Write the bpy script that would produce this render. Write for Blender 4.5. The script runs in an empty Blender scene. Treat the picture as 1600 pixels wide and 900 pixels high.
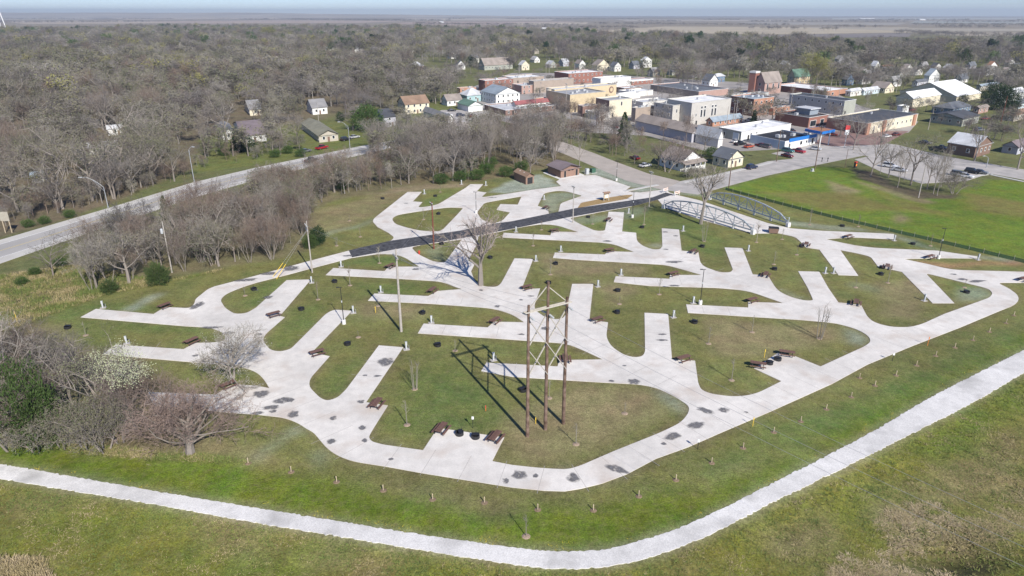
import bpy, bmesh, math, random
import numpy as np
from mathutils import Vector, Matrix, Euler, geometry, noise

random.seed(7)
scene = bpy.context.scene
C = scene.collection
R = math.radians

# ------------------------------------------------------------------ camera
FPX = 1067.0                 # focal length in pixels of a 1600 wide frame
HOR = 21.0                   # row of the level horizon in that frame
CAM_H = 50.0                 # drone height in metres
PITCH = math.atan((450 - HOR) / FPX)
cam_d = bpy.data.cameras.new('camera')
cam = bpy.data.objects.new('camera', cam_d)
C.objects.link(cam)
cam.location = (0, 0, CAM_H)
cam.rotation_euler = (math.pi / 2 - PITCH, 0, 0)
cam_d.sensor_width = 36.0
cam_d.lens = 36.0 * FPX / 1600.0
cam_d.clip_start = 0.5
cam_d.clip_end = 80000
scene.camera = cam

# ------------------------------------------------------------------ sky and sun
SUN_AZ, SUN_EL = -63.5, 35.0          # direction towards the sun (degrees from +X, elevation)
world = bpy.data.worlds.new('World')
scene.world = world
world.use_nodes = True
wn = world.node_tree
bg = wn.nodes['Background']
sky = wn.nodes.new('ShaderNodeTexSky')
sky.sky_type = 'NISHITA'
sky.sun_disc = False
sky.sun_elevation = R(SUN_EL)
sky.sun_rotation = R(90 - SUN_AZ)
sky.air_density = 1.0
sky.altitude = 1500
sky.dust_density = 0.0
sky.ozone_density = 5.0
tint = wn.nodes.new('ShaderNodeMixRGB'); tint.blend_type = 'MULTIPLY'; tint.inputs[0].default_value = 1.0
tint.inputs[2].default_value = (0.88, 0.95, 1.20, 1)
wn.links.new(sky.outputs[0], tint.inputs[1])
wn.links.new(tint.outputs[0], bg.inputs[0])
bg.inputs[1].default_value = 0.08
sd = bpy.data.lights.new('sun', 'SUN')
sd.energy = 5.0
sd.angle = R(0.5)
sd.color = (1.0, 0.95, 0.88)
sun = bpy.data.objects.new('sun', sd)
C.objects.link(sun)
to_sun = Vector((math.cos(R(SUN_AZ)) * math.cos(R(SUN_EL)), math.sin(R(SUN_AZ)) * math.cos(R(SUN_EL)), math.sin(R(SUN_EL))))
sun.rotation_euler = (-to_sun).to_track_quat('-Z', 'Y').to_euler()
sun.location = (60, -100, 120)
scene.view_settings.view_transform = 'Standard'
scene.view_settings.look = 'None'
scene.view_settings.exposure = 0.40
scene.view_settings.gamma = 1.0
scene.view_settings.use_curve_mapping = False

# ------------------------------------------------------------------ survey helpers (photo measurement -> metres on the ground)
SP, CP = math.sin(PITCH), math.cos(PITCH)
def at(px, py, z=0.0):
    u, v = (px - 800) / FPX, (450 - py) / FPX
    d = (u, CP + v * SP, -SP + v * CP)
    t = (z - CAM_H) / d[2]
    return Vector((d[0] * t, d[1] * t, z))
def pix(p):
    x, y, z = p[0], p[1], p[2] - CAM_H
    zc = y * CP - z * SP
    return 800 + FPX * x / zc, 450 - FPX * (y * SP + z * CP) / zc
def depth(p):
    return p[1] * CP - (p[2] - CAM_H) * SP
def hgt(px, py, ytop):
    b = at(px, py)
    v = (450 - ytop) / FPX
    return CAM_H + (-SP + v * CP) / (CP + v * SP) * b.y
def pts(l):
    return [at(a[0], a[1]) for a in l]

# ------------------------------------------------------------------ materials
M = {}
def nodes_of(m):
    m.use_nodes = True
    nt = m.node_tree
    return nt, nt.nodes, nt.links, nt.nodes['Principled BSDF']
def mat(name, col, rough=0.8, var=0.18, scale=3.0, bump=0.0, metal=0.0, col2=None, rnd=0.0, spec=0.3, coord='Object', detail=4.0):
    m = bpy.data.materials.new(name)
    nt, N, L, b = nodes_of(m)
    b.inputs['Roughness'].default_value = rough
    b.inputs['Metallic'].default_value = metal
    b.inputs['Specular IOR Level'].default_value = spec
    tc = N.new('ShaderNodeTexCoord')
    no = N.new('ShaderNodeTexNoise')
    no.inputs['Scale'].default_value = scale
    no.inputs['Detail'].default_value = detail
    L.new(tc.outputs[coord], no.inputs['Vector'])
    rp = N.new('ShaderNodeValToRGB')
    rp.color_ramp.elements[0].position = 0.3
    rp.color_ramp.elements[1].position = 0.7
    lo = [c * (1 - var) for c in col]
    hi = [min(1, c * (1 + var)) for c in (col2 or col)]
    rp.color_ramp.elements[0].color = (*lo, 1)
    rp.color_ramp.elements[1].color = (*hi, 1)
    L.new(no.outputs['Fac'], rp.inputs[0])
    out = rp.outputs[0]
    if rnd > 0:
        oi = N.new('ShaderNodeObjectInfo')
        hs = N.new('ShaderNodeHueSaturation')
        mr = N.new('ShaderNodeMapRange')
        mr.inputs['To Min'].default_value = 1 - rnd
        mr.inputs['To Max'].default_value = 1 + rnd
        L.new(oi.outputs['Random'], mr.inputs['Value'])
        L.new(mr.outputs[0], hs.inputs['Value'])
        L.new(out, hs.inputs['Color'])
        out = hs.outputs[0]
    L.new(out, b.inputs['Base Color'])
    if bump > 0:
        bp = N.new('ShaderNodeBump')
        bp.inputs['Strength'].default_value = bump
        bp.inputs['Distance'].default_value = 0.1
        L.new(no.outputs['Fac'], bp.inputs['Height'])
        L.new(bp.outputs[0], b.inputs['Normal'])
    M[name] = m
    return m

def tree_mat(name, cols, trans=0.0):
    """bark / twig / leaf colour that differs from tree to tree"""
    m = bpy.data.materials.new(name)
    nt, N, L, b = nodes_of(m)
    b.inputs['Roughness'].default_value = 0.9
    b.inputs['Specular IOR Level'].default_value = 0.1
    oi = N.new('ShaderNodeObjectInfo')
    rp = N.new('ShaderNodeValToRGB')
    e = rp.color_ramp.elements
    while len(e) < len(cols):
        e.new(0.5)
    for i, c in enumerate(cols):
        e[i].position = i / max(1, len(cols) - 1)
        e[i].color = (*c, 1)
    L.new(oi.outputs['Random'], rp.inputs[0])
    L.new(rp.outputs[0], b.inputs['Base Color'])
    M[name] = m
    return m

tree_mat('bark', [(.17, .15, .13), (.27, .24, .21), (.21, .18, .155)])
tree_mat('twig_grey', [(.095, .082, .077), (.25, .225, .198), (.138, .118, .114), (.33, .305, .265), (.115, .106, .109), (.21, .18, .148)])
tree_mat('twig_pale', [(.25, .228, .188), (.20, .182, .152), (.28, .26, .20)])
tree_mat('twig_brown', [(.17, .125, .098), (.22, .17, .135), (.16, .126, .112)])
tree_mat('twig_red', [(.24, .18, .15), (.22, .165, .14)])
tree_mat('twig_pink', [(.36, .295, .265), (.35, .28, .25)])
tree_mat('bud_green', [(.135, .145, .078), (.175, .170, .10), (.18, .165, .115), (.12, .138, .072)])
tree_mat('bud_yellow', [(.20, .20, .06), (.24, .225, .08)])
tree_mat('leaf_conifer', [(.022, .048, .018), (.030, .060, .022), (.026, .048, .024)])
tree_mat('leaf_cedar', [(.050, .085, .024), (.062, .092, .030)])
tree_mat('leaf_green', [(.05, .09, .025), (.065, .11, .03)])
tree_mat('blossom_white', [(.62, .60, .55), (.58, .57, .52)])
tree_mat('blossom_cream', [(.42, .44, .28), (.38, .41, .25)])
tree_mat('blossom_pink', [(.36, .15, .24), (.32, .14, .22)])
tree_mat('leaf_crimson', [(.13, .03, .05), (.10, .025, .04)])

mat('concrete_old', (.50, .49, .46), .85, .10, 1.5, .05)
mat('asphalt_new', (.040, .041, .046), .85, .25, 1.2, .1, col2=(.085, .085, .09))
mat('street', (.37, .35, .325), .9, .12, .25, .05, col2=(.43, .40, .37))
mat('street_warm', (.40, .355, .31), .9, .12, .25, .05)
mat('highway', (.37, .355, .335), .9, .07, .15)
mat('shoulder', (.50, .48, .44), .9, .07, .3)
mat('lot_pale', (.42, .39, .355), .9, .12, .2)
mat('downtown_paving', (.33, .305, .28), .9, .22, .05, .05)
mat('brick_street', (.25, .16, .14), .9, .15, .3)
mat('paint_white', (.75, .75, .72), .7, .1, 4)
mat('paint_yellow', (.62, .48, .16), .7, .15, 4)
mat('damp', (.16, .155, .155), .6, .25, 3.0)
mat('wood_pole', (.115, .070, .048), .9, .3, 1.2, .2, col2=(.17, .12, .095), rnd=.1)
mat('grey_pole', (.36, .33, .295), .9, .15, 4, .1)
mat('red_pole', (.17, .06, .04), .9, .2, 4)
mat('timber_new', (.42, .39, .34), .85, .12, 4)
mat('black_metal', (.018, .018, .020), .5, .2, 5, spec=.5)
mat('galv', (.42, .44, .46), .45, .12, 3, metal=.5)
mat('truss_steel', (.40, .44, .47), .5, .15, 2, metal=.25)
mat('white_conc', (.66, .65, .62), .85, .08, 3)
mat('table_top', (.15, .085, .065), .7, .2, 5, rnd=.15)
mat('char', (.012, .012, .013), .85, .3, 6)
mat('ped_grey', (.43, .45, .46), .5, .06, 4)
mat('mulch', (.31, .235, .17), .95, .3, 8, .3)
mat('straw', (.33, .225, .10), .95, .2, 3, .3)
mat('post_wood', (.44, .36, .25), .9, .15, 5)
mat('soil', (.20, .145, .095), .95, .3, 4, .3)
mat('green_mesh', (.07, .16, .075), .9, .2, 6)
mat('hyd_red', (.55, .05, .03), .5, .1, 4)
mat('glass', (.025, .030, .038), .15, .2, 2, spec=.6)
mat('glass_pale', (.28, .32, .36), .2, .1, 2, spec=.6)
mat('tyre', (.02, .02, .02), .8, .1, 5)
mat('rim', (.35, .35, .36), .4, .1, 5, metal=.6)
mat('lens_red', (.35, .02, .02), .3, .1, 5)
mat('lens_white', (.8, .8, .78), .2, .05, 5)
mat('rubber_dark', (.03, .03, .032), .7, .1, 5)
mat('sign_white', (.72, .72, .70), .6, .04, 3)
mat('sign_red', (.55, .05, .05), .6, .05, 3)
mat('sign_back', (.36, .33, .27), .7, .1, 3)
mat('orange', (.75, .22, .04), .6, .08, 3)
mat('marker_yellow', (.75, .52, .06), .6, .08, 3)
mat('cable', (.30, .30, .31), .6, .05, 2)
mat('ac_grey', (.42, .43, .44), .6, .1, 3)
mat('blue_paint', (.02, .16, .48), .5, .05, 2)
mat('tank_blue', (.03, .10, .40), .5, .05, 2)
mat('box_green', (.05, .12, .08), .6, .1, 3)
COLW = dict(
    white=(.72, .72, .69), offwhite=(.62, .61, .57), cream=(.64, .58, .44), tan=(.52, .42, .27), yellow=(.55, .45, .29), grey=(.40, .40, .38),
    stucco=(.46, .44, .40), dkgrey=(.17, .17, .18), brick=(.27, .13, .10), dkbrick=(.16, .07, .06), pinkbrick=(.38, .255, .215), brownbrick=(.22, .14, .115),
    orange=(.40, .215, .145), blue=(.13, .19, .27), paleblue=(.52, .60, .64), slate=(.085, .095, .115), brownwall=(.20, .13, .10), blockbrown=(.26, .165, .125),
    block=(.42, .29, .22), sage=(.34, .35, .30), beige=(.45, .41, .34), teal=(.33, .47, .48), lilac=(.42, .42, .46), stone=(.34, .28, .23))
for k, v in COLW.items():
    mat('w_' + k, v, .85, .07, .6, 0)
ROOF = dict(
    white=(.76, .76, .75), pale=(.52, .53, .54), grey=(.25, .245, .24), dark=(.075, .08, .09), black=(.03, .031, .036), brown=(.23, .15, .105), tanb=(.26, .175, .12),
    greenr=(.12, .20, .15), red=(.30, .11, .11), bluegrey=(.27, .32, .36), slate=(.13, .14, .155), olive=(.23, .22, .16), taupe=(.28, .24, .21),
    gravel=(.33, .335, .34), rust=(.36, .17, .09), plum=(.19, .155, .16))
for k, v in ROOF.items():
    mat('r_' + k, v, .85, .20, .22, .05, detail=7)

# ------------------------------------------------------------------ mesh collector
class MB:
    def __init__(s):
        s.v, s.f, s.m = [], [], []
    def add(s, vs, fs, mi=0):
        o = len(s.v)
        s.v += [tuple(q) for q in vs]
        s.f += [tuple(i + o for i in f) for f in fs]
        s.m += [mi] * len(fs)
    def box(s, c, d, rz=0, mi=0):
        x, y, z = d[0] / 2, d[1] / 2, d[2] / 2
        ca, sa = math.cos(rz), math.sin(rz)
        vs = []
        for k in (-z, z):
            for a, b in ((-x, -y), (x, -y), (x, y), (-x, y)):
                vs.append((c[0] + a * ca - b * sa, c[1] + a * sa + b * ca, c[2] + k))
        s.add(vs, [(3, 2, 1, 0), (4, 5, 6, 7), (0, 1, 5, 4), (1, 2, 6, 5), (2, 3, 7, 6), (3, 0, 4, 7)], mi)
    def tube(s, p0, p1, r0, r1=None, n=6, mi=0, cap=True):
        r1 = r0 if r1 is None else r1
        p0, p1 = Vector(p0), Vector(p1)
        d = p1 - p0
        if d.length < 1e-6:
            return
        d.normalize()
        a = d.orthogonal().normalized()
        b = d.cross(a)
        vs = []
        for p, r in ((p0, r0), (p1, r1)):
            for i in range(n):
                t = 2 * math.pi * i / n
                vs.append(p + a * (r * math.cos(t)) + b * (r * math.sin(t)))
        fs = [(i, (i + 1) % n, n + (i + 1) % n, n + i) for i in range(n)]
        if cap:
            fs += [tuple(range(n - 1, -1, -1)), tuple(range(n, 2 * n))]
        s.add(vs, fs, mi)
    def beam(s, p0, p1, w, h, mi=0):
        """rectangular bar"""
        p0, p1 = Vector(p0), Vector(p1)
        d = (p1 - p0).normalized()
        up = Vector((0, 0, 1))
        if abs(d.z) > .95:
            up = Vector((1, 0, 0))
        a = d.cross(up).normalized() * (w / 2)
        b = a.cross(d).normalized() * (h / 2)
        vs = [p0 - a - b, p0 + a - b, p0 + a + b, p0 - a + b, p1 - a - b, p1 + a - b, p1 + a + b, p1 - a + b]
        s.add(vs, [(3, 2, 1, 0), (4, 5, 6, 7), (0, 1, 5, 4), (1, 2, 6, 5), (2, 3, 7, 6), (3, 0, 4, 7)], mi)
    def prism(s, base, z0, z1, mi=0, top=None):
        n = len(base)
        top = top or base
        vs = [(p[0], p[1], z0) for p in base] + [(p[0], p[1], z1) for p in top]
        fs = [(i, (i + 1) % n, n + (i + 1) % n, n + i) for i in range(n)] + [tuple(range(n - 1, -1, -1)), tuple(range(n, 2 * n))]
        s.add(vs, fs, mi)
    def lathe(s, prof, n=12, c=(0, 0, 0), mi=0):
        vs = []
        for r, z in prof:
            for i in range(n):
                t = 2 * math.pi * i / n
                vs.append((c[0] + r * math.cos(t), c[1] + r * math.sin(t), c[2] + z))
        fs = []
        for k in range(len(prof) - 1):
            for i in range(n):
                j = (i + 1) % n
                fs.append((k * n + i, k * n + j, (k + 1) * n + j, (k + 1) * n + i))
        s.add(vs, fs, mi)
    def mesh(s, name, mats):
        me = bpy.data.meshes.new(name)
        me.from_pydata(s.v, [], s.f)
        for m in (mats if isinstance(mats, (list, tuple)) else [mats]):
            me.materials.append(M[m])
        if any(s.m):
            me.polygons.foreach_set('material_index', s.m)
        me.update()
        return me
    def build(s, name, mats, parent=None, loc=None):
        return link(name, s.mesh(name, mats), parent, loc)

def link(name, me, parent=None, loc=None):
    o = bpy.data.objects.new(name, me)
    C.objects.link(o)
    if parent:
        o.parent = parent
    if loc is not None:
        o.location = loc
    return o
def tag(o, label=None, cat=None, group=None, kind=None):
    if label: o['label'] = label
    if cat: o['category'] = cat
    if group: o['group'] = group
    if kind: o['kind'] = kind
    return o
def thing(name, label, cat, loc=(0, 0, 0), rz=0, group=None):
    o = bpy.data.objects.new(name, None)
    C.objects.link(o)
    o.empty_display_size = .3
    o.location = loc
    o.rotation_euler = (0, 0, rz)
    return tag(o, label, cat, group)
def copy_tree(o, parent=None):
    c = o.copy()
    C.objects.link(c)
    c.parent = parent
    for ch in list(o.children):
        copy_tree(ch, c)
    return c

# ------------------------------------------------------------------ flat sheets
def pip(P, poly):
    """points (n,2) inside polygon"""
    x, y = P[:, 0], P[:, 1]
    ins = np.zeros(len(P), bool)
    n = len(poly)
    j = n - 1
    for i in range(n):
        xi, yi = poly[i][0], poly[i][1]
        xj, yj = poly[j][0], poly[j][1]
        if yi != yj:
            c = ((yi > y) != (yj > y)) & (x < (xj - xi) * (y - yi) / (yj - yi) + xi)
            ins ^= c
        j = i
    return ins
def fillet(p, r):
    """round corners of a world polygon; r = radius in metres per vertex"""
    out = []
    n = len(p)
    for i in range(n):
        a, b, c = p[i - 1], p[i], p[(i + 1) % n]
        rr = r[i]
        if rr <= 0:
            out.append(b)
            continue
        d1, d2 = (a - b), (c - b)
        t = min(rr, d1.length * .48, d2.length * .48)
        q0, q1 = b + d1.normalized() * t, b + d2.normalized() * t
        for k in range(5):
            s = k / 4
            out.append(q0 * (1 - s) ** 2 + b * (2 * s * (1 - s)) + q1 * s ** 2)
    return out
def wpoly(l, rdef=0.0):
    p = [at(a[0], a[1]) for a in l]
    r = [(a[2] if len(a) > 2 else rdef) for a in l]
    return fillet(p, r)
def sheet(name, outer, z, matname, holes=(), skirt=0.0, parent=None, mats=None):
    """one triangulated slab: outer outline minus holes"""
    polys = [outer] + list(holes)
    vs, faces = [], []
    for pl in polys:
        faces.append(list(range(len(vs), len(vs) + len(pl))))
        vs += [Vector((q[0], q[1])) for q in pl]
    V, Ed, F, ov, oe, of = geometry.delaunay_2d_cdt(vs, [], faces, 0, 1e-4)
    keep = [f for f, o in zip(F, of) if (0 in o) and not any(k in o for k in range(1, len(polys)))]
    mb = MB()
    mb.v = [(q[0], q[1], z) for q in V]
    cnt = {}
    for f in keep:
        mb.f.append(tuple(f)); mb.m.append(0)
        for i in range(len(f)):
            e = (f[i], f[(i + 1) % len(f)])
            cnt[e] = 1
    if skirt > 0:
        n = len(mb.v)
        mb.v += [(q[0], q[1], z - skirt) for q in V]
        for (a, b) in list(cnt):
            if (b, a) not in cnt:
                mb.f.append((b, a, a + n, b + n)); mb.m.append(0)
    return mb.build(name, matname, parent)
def ribbon(pl, w):
    """offset polyline to a closed polygon of width w"""
    L_, R_ = [], []
    for i, p in enumerate(pl):
        d = (pl[min(i + 1, len(pl) - 1)] - pl[max(i - 1, 0)]).normalized()
        n = Vector((-d.y, d.x, 0))
        L_.append(p + n * w / 2); R_.append(p - n * w / 2)
    return L_ + R_[::-1]
def smooth(pl, it=2):
    for _ in range(it):
        q = [pl[0]]
        for a, b in zip(pl[:-1], pl[1:]):
            q += [a * .75 + b * .25, a * .25 + b * .75]
        q.append(pl[-1])
        pl = q
    return pl

def ccw(p):
    a = sum(p[i - 1][0] * p[i][1] - p[i][0] * p[i - 1][1] for i in range(len(p)))
    return list(p) if a > 0 else list(p)[::-1]

# ------------------------------------------------------------------ surveyed outlines of the campground paving
OUT = [(545,392),(595,381.5),(612,376,2),(616,371,3),(607,364),(590,355),(582,346,4),(585,341,3),(637,300),(659,300),(645,315),(660,316),(652,325,2),(682,321,8),(727,294),(735,288),(755,288),(745,299),(760,301),(751,309,2),
 (770,306),(800,302),(830,297),(877,291),(869,284),(876,279.5),(905,274.5),(930,273.5),(985,292),(975,299,3),(1000,301),(1040,296),(1046,301),(1062,306),(1092,313),(1140,329),(1200,349),(1235,357),(1285,361),(1360,364),(1397,366),(1397,374),(1330,371),(1290,374),
 (1350,387,6),(1465,392),(1527,401),(1527,404),(1465,403.5),(1412,405),(1450,413),(1487,422,6),(1600,425),(1720,428),(1720,446),(1600,442),(1557,442,3),(1575,450,5),(1590,461,5),(1592,469,5),(1585,477,5),(1562,486),(1500,512),(1425,541),(1355,570),(1300,600),(1200,645),(1125,677),
 (1075,699),(1025,717),(980,741),(940,756),(907,764),(882,768),(850,767),(800,762),(662,740),(607,730),(550,721,3),(525,711,3),(510,700,3),(490,676,3),(477,669,2),(467,662,2),(445,653,2),(400,648),(357,645),(250,635),(225,632),(232,613),(262,614),(337,617),(357,604),(367,601),(400,603),(421,607),(412,592,3),(400,581,3),(370,571,3),(310,567),(160,554),(181,539),
 (287,546),(305,536),(325,536),(350,534,1.5),(353,524,2),(345,518,2),(327,512),(290,510),(126,496),(150,483),(240,491),(258,480),(297,482,2),(304,475,2.5),(305,468,2.5),(325,452,3),(335,448),(400,431),(480,409)]
H1 = [(344,469,2),(352,482,1.5),(367,491,2),(385,490,2),(400,481),(448,438),(486,437),(437,494),(445,496),(415,522,2),(410,532,2),(422,547,2),(437,550,2),(454,546,2),(510,490,1.5),(522,484,1.5),(550,486),(487,551),(515,557),(484,592,2),(483,605,2),(500,622,2),(511,627,2),(527,622,2),(540,610,2),(592,540),(630,543),(572,629),(606,634),(582,672,1.5),(576,683,1.5),(580,690,1.5),(597,695,1.5),(661,704),(684,669),(788,684),(769,721),(800,727),(845,732,4),(887,734,4),(907,728,4),(960,705),(1035,675,3),(1065,660,3),(1076,645,2.5),(1077,635,2.5),(1055,620,3),(1025,606,3),(1000,601,3),(925,597),(800,589),(752,580),(760,567),(871,573),(874,563),(942,562),(910,547,3),(885,537,3),(800,531),(653,521),(662,506),(762,512),(772,503),(819,504),(800,491,3),(770,482,3),(675,475),(575,470),(585,459),(669,463),(684,455),(722,452),(710,448,2),(690,440,3),(610,435),(509,430),(521,419),(601,424),(607,417),(655,417),(632,402,3),(615,397,3),(590,397),(550,403),(500,416),(455,428),(400,442),(375,450,3),(352,460,3)]
H2 = [(744,384),(731,408,1),(742,412),(736,424),(742,440,2),(754,448,2),(776,449,1.5),(783,443,1),(804,404),(833,405),(815,452),(844,451),(835,477,2),(836,485,2),(850,495,2),(862,499,2),(877,499,1.5),(883,494,1),(894,444),(927,444),(921,500),(950,504),(947,527,2),(955,542,2),(975,555,3),(992,559,2),(1004,557,1.5),(1008,550,1),(1007,489),(1044,491),(1050,562),(1086,564),(1091,600,2),(1096,610,2),(1112,616,3),(1142,620,3),(1165,619,3),(1185,614,3),(1221,596),(1178,576),(1215,552),(1240,556),(1282,573),(1352,541,2),(1361,534,2),(1357,525,2),(1340,515,3),(1307,505,3),(1250,500),(1075,489),(1072,476),(1169,481),(1169,472),(1224,474),(1200,465.5,3),(1167,454,3),(1120,450),(1015,447),(959,441),(962,432),(1046,436),(1047,430),(1097,430),(1062,420,3),(1040,414,3),(900,406),(864,403),(867,395),(945,398),(950,393),(991,394),(960,382,3),(940,379,3),(800,372),(785,371),(787,364),(860,368),(862,362),(904,363),(870,352,2),(847,350,2),(820,354),(800,358),(748,369)]
H2B = [(642,386,1.5),(652,397,2),(677,409,1.5),(695,411,1.5),(722,374),(700,377),(665,382)]
H3 = [(890,341,1),(905,350,2),(930,361,2),(945,361,1),(951,331),(975,332),(972,362),(994,364),(995,377,2),(1005,385,2),(1020,390,2),(1031,390,1.5),(1035,385),(1034,357),(1061,359),(1065,392),(1091,394),(1094,410,2),(1100,417,2),(1125,426,2),(1142,426,1.5),(1145,421),(1132,387),(1160,388),(1176,429),(1200,431),(1211,449,2),(1219,457,2),(1237,465,2),(1257,470,2),(1271,470,1),(1262,450),(1247,424),(1280,425),(1294,450),(1310,473),(1345,476),(1355,495,2),(1365,504,2),(1390,511,4),(1420,512,4),(1440,507,4),(1475,491),(1547,465,2),(1551,458,2),(1545,452,2),(1532,448),(1475,434),(1446,427,1),(1491,474),(1457,474),(1409,425),(1372,417),(1360,401,2),(1340,396,2),(1313,391),(1341,431),(1310,430),(1280,390),(1259,387),(1250,377,2),(1242,370,2),(1215,364.5),(1177,365),(1100,345),(1038,324),(1028,312),(985,323),(940,331)]
U3 = [(612,342,2),(620,336,2),(650,331,2),(700,324,2),(724,325,1),(715,335),(692,359,1.5),(685,362,1.5),(657,361,2),(632,355,2),(617,350,2)]
K1 = [(840,322),(850,302,1.5),(870,298,1.5),(885,299,1.5),(910,306,1),(892,312,1.5),(876,318,1.5),(872,333),(858,336),(856,327)]
K2 = [(815,307),(809,320),(782,319),(776,328),(797,332),(785,345,1),(770,350,1),(752,343,1.5),(745,332,1.5),(757,317,1.5),(790,311)]
KI = [(902,325.5),(908,317,1),(940,310.5),(972,305.5,1),(990,304,1),(980,311)]
W_OUT = ccw(wpoly(OUT))
HOLES = [ccw(wpoly(h)) for h in (H1, H2, H2B, H3, U3, K1, K2, KI)]
TRAIL = [(-160,700),(0,725,9),(125,747,9),(250,769,9),(400,794,9),(500,810,9),(650,835,9),(800,856,9),(875,863,9),(950,860,9),(1050,831,9),(1125,797,9),(1200,759,9),(1365,675,9),(1437,630,9),(1500,597,9),(1600,547),(1740,480),
 (1740,508),(1600,582,9),(1532,624,9),(1425,677,9),(1325,728,9),(1200,788,9),(1100,842,9),(1000,877,9),(925,889,9),(862,889,9),(800,882,9),(600,850,9),(400,817,9),(250,789,9),(100,765,9),(0,748,9),(-160,722)]
W_TRAIL = wpoly(TRAIL)
# ragged gravel edges
def ragged(poly, step, amp, seed):
    out = []
    n = len(poly)
    rg = random.Random(seed)
    for i in range(n):
        a, b = poly[i], poly[(i + 1) % n]
        k = max(1, int((b - a).length / step))
        d = (b - a).normalized() if (b - a).length > 1e-6 else Vector((1, 0, 0))
        nn = Vector((-d.y, d.x, 0))
        for j in range(k):
            p = a.lerp(b, j / k)
            out.append(p + nn * (rg.gauss(0, amp) + amp * .8 * noise.noise(p * .35)))
    return out
W_TRAIL = ccw(ragged(W_TRAIL, .28, .055, 3))
ASPH = [(545,391.6),(610,376.5),(720,360.5),(770,350),(800,346),(900,325.5),(1020,308.5),(1040,301),(1052,304),(1028,312),(987,322.5),(887,340),(800,358),(720,373),(620,389.5),(550,402.5)]
W_ASPH = ccw(wpoly(ASPH))
HWY_U = [(-260,444),(0,375),(170,325),(302,285),(400,262),(555,230),(640,214),(740,196)]
HWY_L = [(-260,486),(0,412),(130,367),(300,310),(400,281),(560,243),(650,222),(750,201)]
hu, hl = pts(HWY_U), pts(HWY_L)
W_HWY = ccw(hu + hl[::-1])
STREETS = {
 'street_warm': [[(1062,283),(1012,271),(960,252),(930,240),(880,222),(800,205),(722,190),(700,194),(770,210),(840,226),(880,240),(920,257),(980,283),(1037,297)]],
 'downtown_paving': [[(745,180),(800,193),(905,206),(1010,212),(1110,238),(1165,236),(1240,232),(1420,207),(1435,190),(1345,166),(1300,142),(1150,128),(900,114),(800,114),(740,135)]],
 'street': [[(1037,297),(1062,283.5),(1110,274),(1165,261.5),(1200,252),(1240,248),(1300,228),(1340,219),(1380,226),(1350,243),(1285,256),(1200,274),(1140,290),(1090,304)],
            [(1340,219),(1400,226),(1475,244),(1600,265),(1760,293),(1760,311),(1600,281),(1545,271),(1470,262),(1350,243)],
            [(700,194),(722,190),(758,200),(755,172),(690,172),(672,180)]],
 'lot_pale': [[(1240,248),(1300,228),(1275,224),(1240,232),(1205,240)], [(1335,249),(1400,236),(1470,262),(1540,273),(1510,283),(1440,287),(1380,270)]],
 'brick_street': [[(1270,224),(1300,229),(1380,226),(1420,205),(1300,205)]],
}
W_STREETS = [(k, ccw(wpoly(p))) for k, l in STREETS.items() for p in l]

# ------------------------------------------------------------------ ground
def axis(lo, hi, step, far):
    a = list(np.arange(lo, hi + step * .5, step))
    s, x = step, a[-1]
    while x < far:
        s *= 1.3; x += s; a.append(x)
    s, x = step, a[0]
    pre = []
    while x > -far:
        s *= 1.3; x -= s; pre.append(x)
    a = pre[::-1] + a
    a[0], a[-1] = -far, far
    return np.array(a)
GX, GY = axis(-215, 235, .8, 14500), axis(44, 300, .8, 14500)
XX, YY = np.meshgrid(GX, GY)
P2 = np.stack([XX.ravel(), YY.ravel()], 1)
def wob(P, s, amp, seed):
    a = np.array([noise.noise_vector(Vector((x * s + seed, y * s, seed))) for x, y in P])
    return P + a[:, :2] * amp
near = (P2[:, 0] > -216) & (P2[:, 0] < 236) & (P2[:, 1] > 43) & (P2[:, 1] < 301)
PW = P2.copy()
PW[near] = wob(P2[near], .18, 1.6, 3.3)
shape = XX.shape
def blur(m, it=1):
    m = m.reshape(shape).astype(float)
    for _ in range(it):
        m = (m + np.roll(m, 1, 0) + np.roll(m, -1, 0) + np.roll(m, 1, 1) + np.roll(m, -1, 1)) / 5
    return m.ravel()
def zone(px, it=2, wobble=True):
    return blur(pip(PW if wobble else P2, pts(px)), it)
col = np.zeros((len(P2), 3)); col[:] = (.118, .135, .050)
def paint(mask, c, k=1.0):
    m = (mask * k)[:, None]
    col[:] = col * (1 - m) + np.array(c) * m
far_m = np.clip((P2[:, 1] - 1500) / 500, 0, 1)
paint(far_m, (.235, .20, .145))
LAWN = [(60,520),(70,480),(160,455),(330,425),(500,370),(480,330),(560,300),(720,285),(800,285),(850,274),(930,268),(1040,292),(1200,300),(1600,400),(1900,430),(1900,470),(1600,500),(1300,650),(1000,790),(800,800),(600,775),(400,735),(330,700),(260,620),(150,600)]
LEVEE = [(-200,660),(0,690),(200,705),(330,712),(450,735),(600,765),(800,797),(930,800),(1000,780),(1120,735),(1250,680),(1400,610),(1600,520),(1800,440),(1800,470),(1600,560),(1430,650),(1200,775),(1050,845),(900,875),(800,870),(500,822),(250,780),(-200,705)]
BELOW = [(-260,712),(0,738),(250,780),(500,825),(800,870),(900,876),(1050,848),(1200,775),(1430,652),(1600,565),(1800,480),(1800,1000),(-300,1000)]
MEADOW = [(1130,294),(1270,260),(1330,262),(1400,292),(1470,308),(1545,280),(1600,285),(1900,330),(1900,440),(1600,405),(1400,360),(1200,312)]
WEST = [(-400,600),(-400,120),(640,100),(640,200),(300,262),(165,322),(0,372)]
THICK = [(110,410),(300,335),(480,285),(640,258),(640,290),(520,312),(495,330),(495,385),(440,405),(260,432),(150,452),(60,480),(0,500),(0,430)]
NEB = [(640,290),(720,287),(800,275),(860,262),(905,246),(860,222),(760,205),(640,215),(560,246)]
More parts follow.
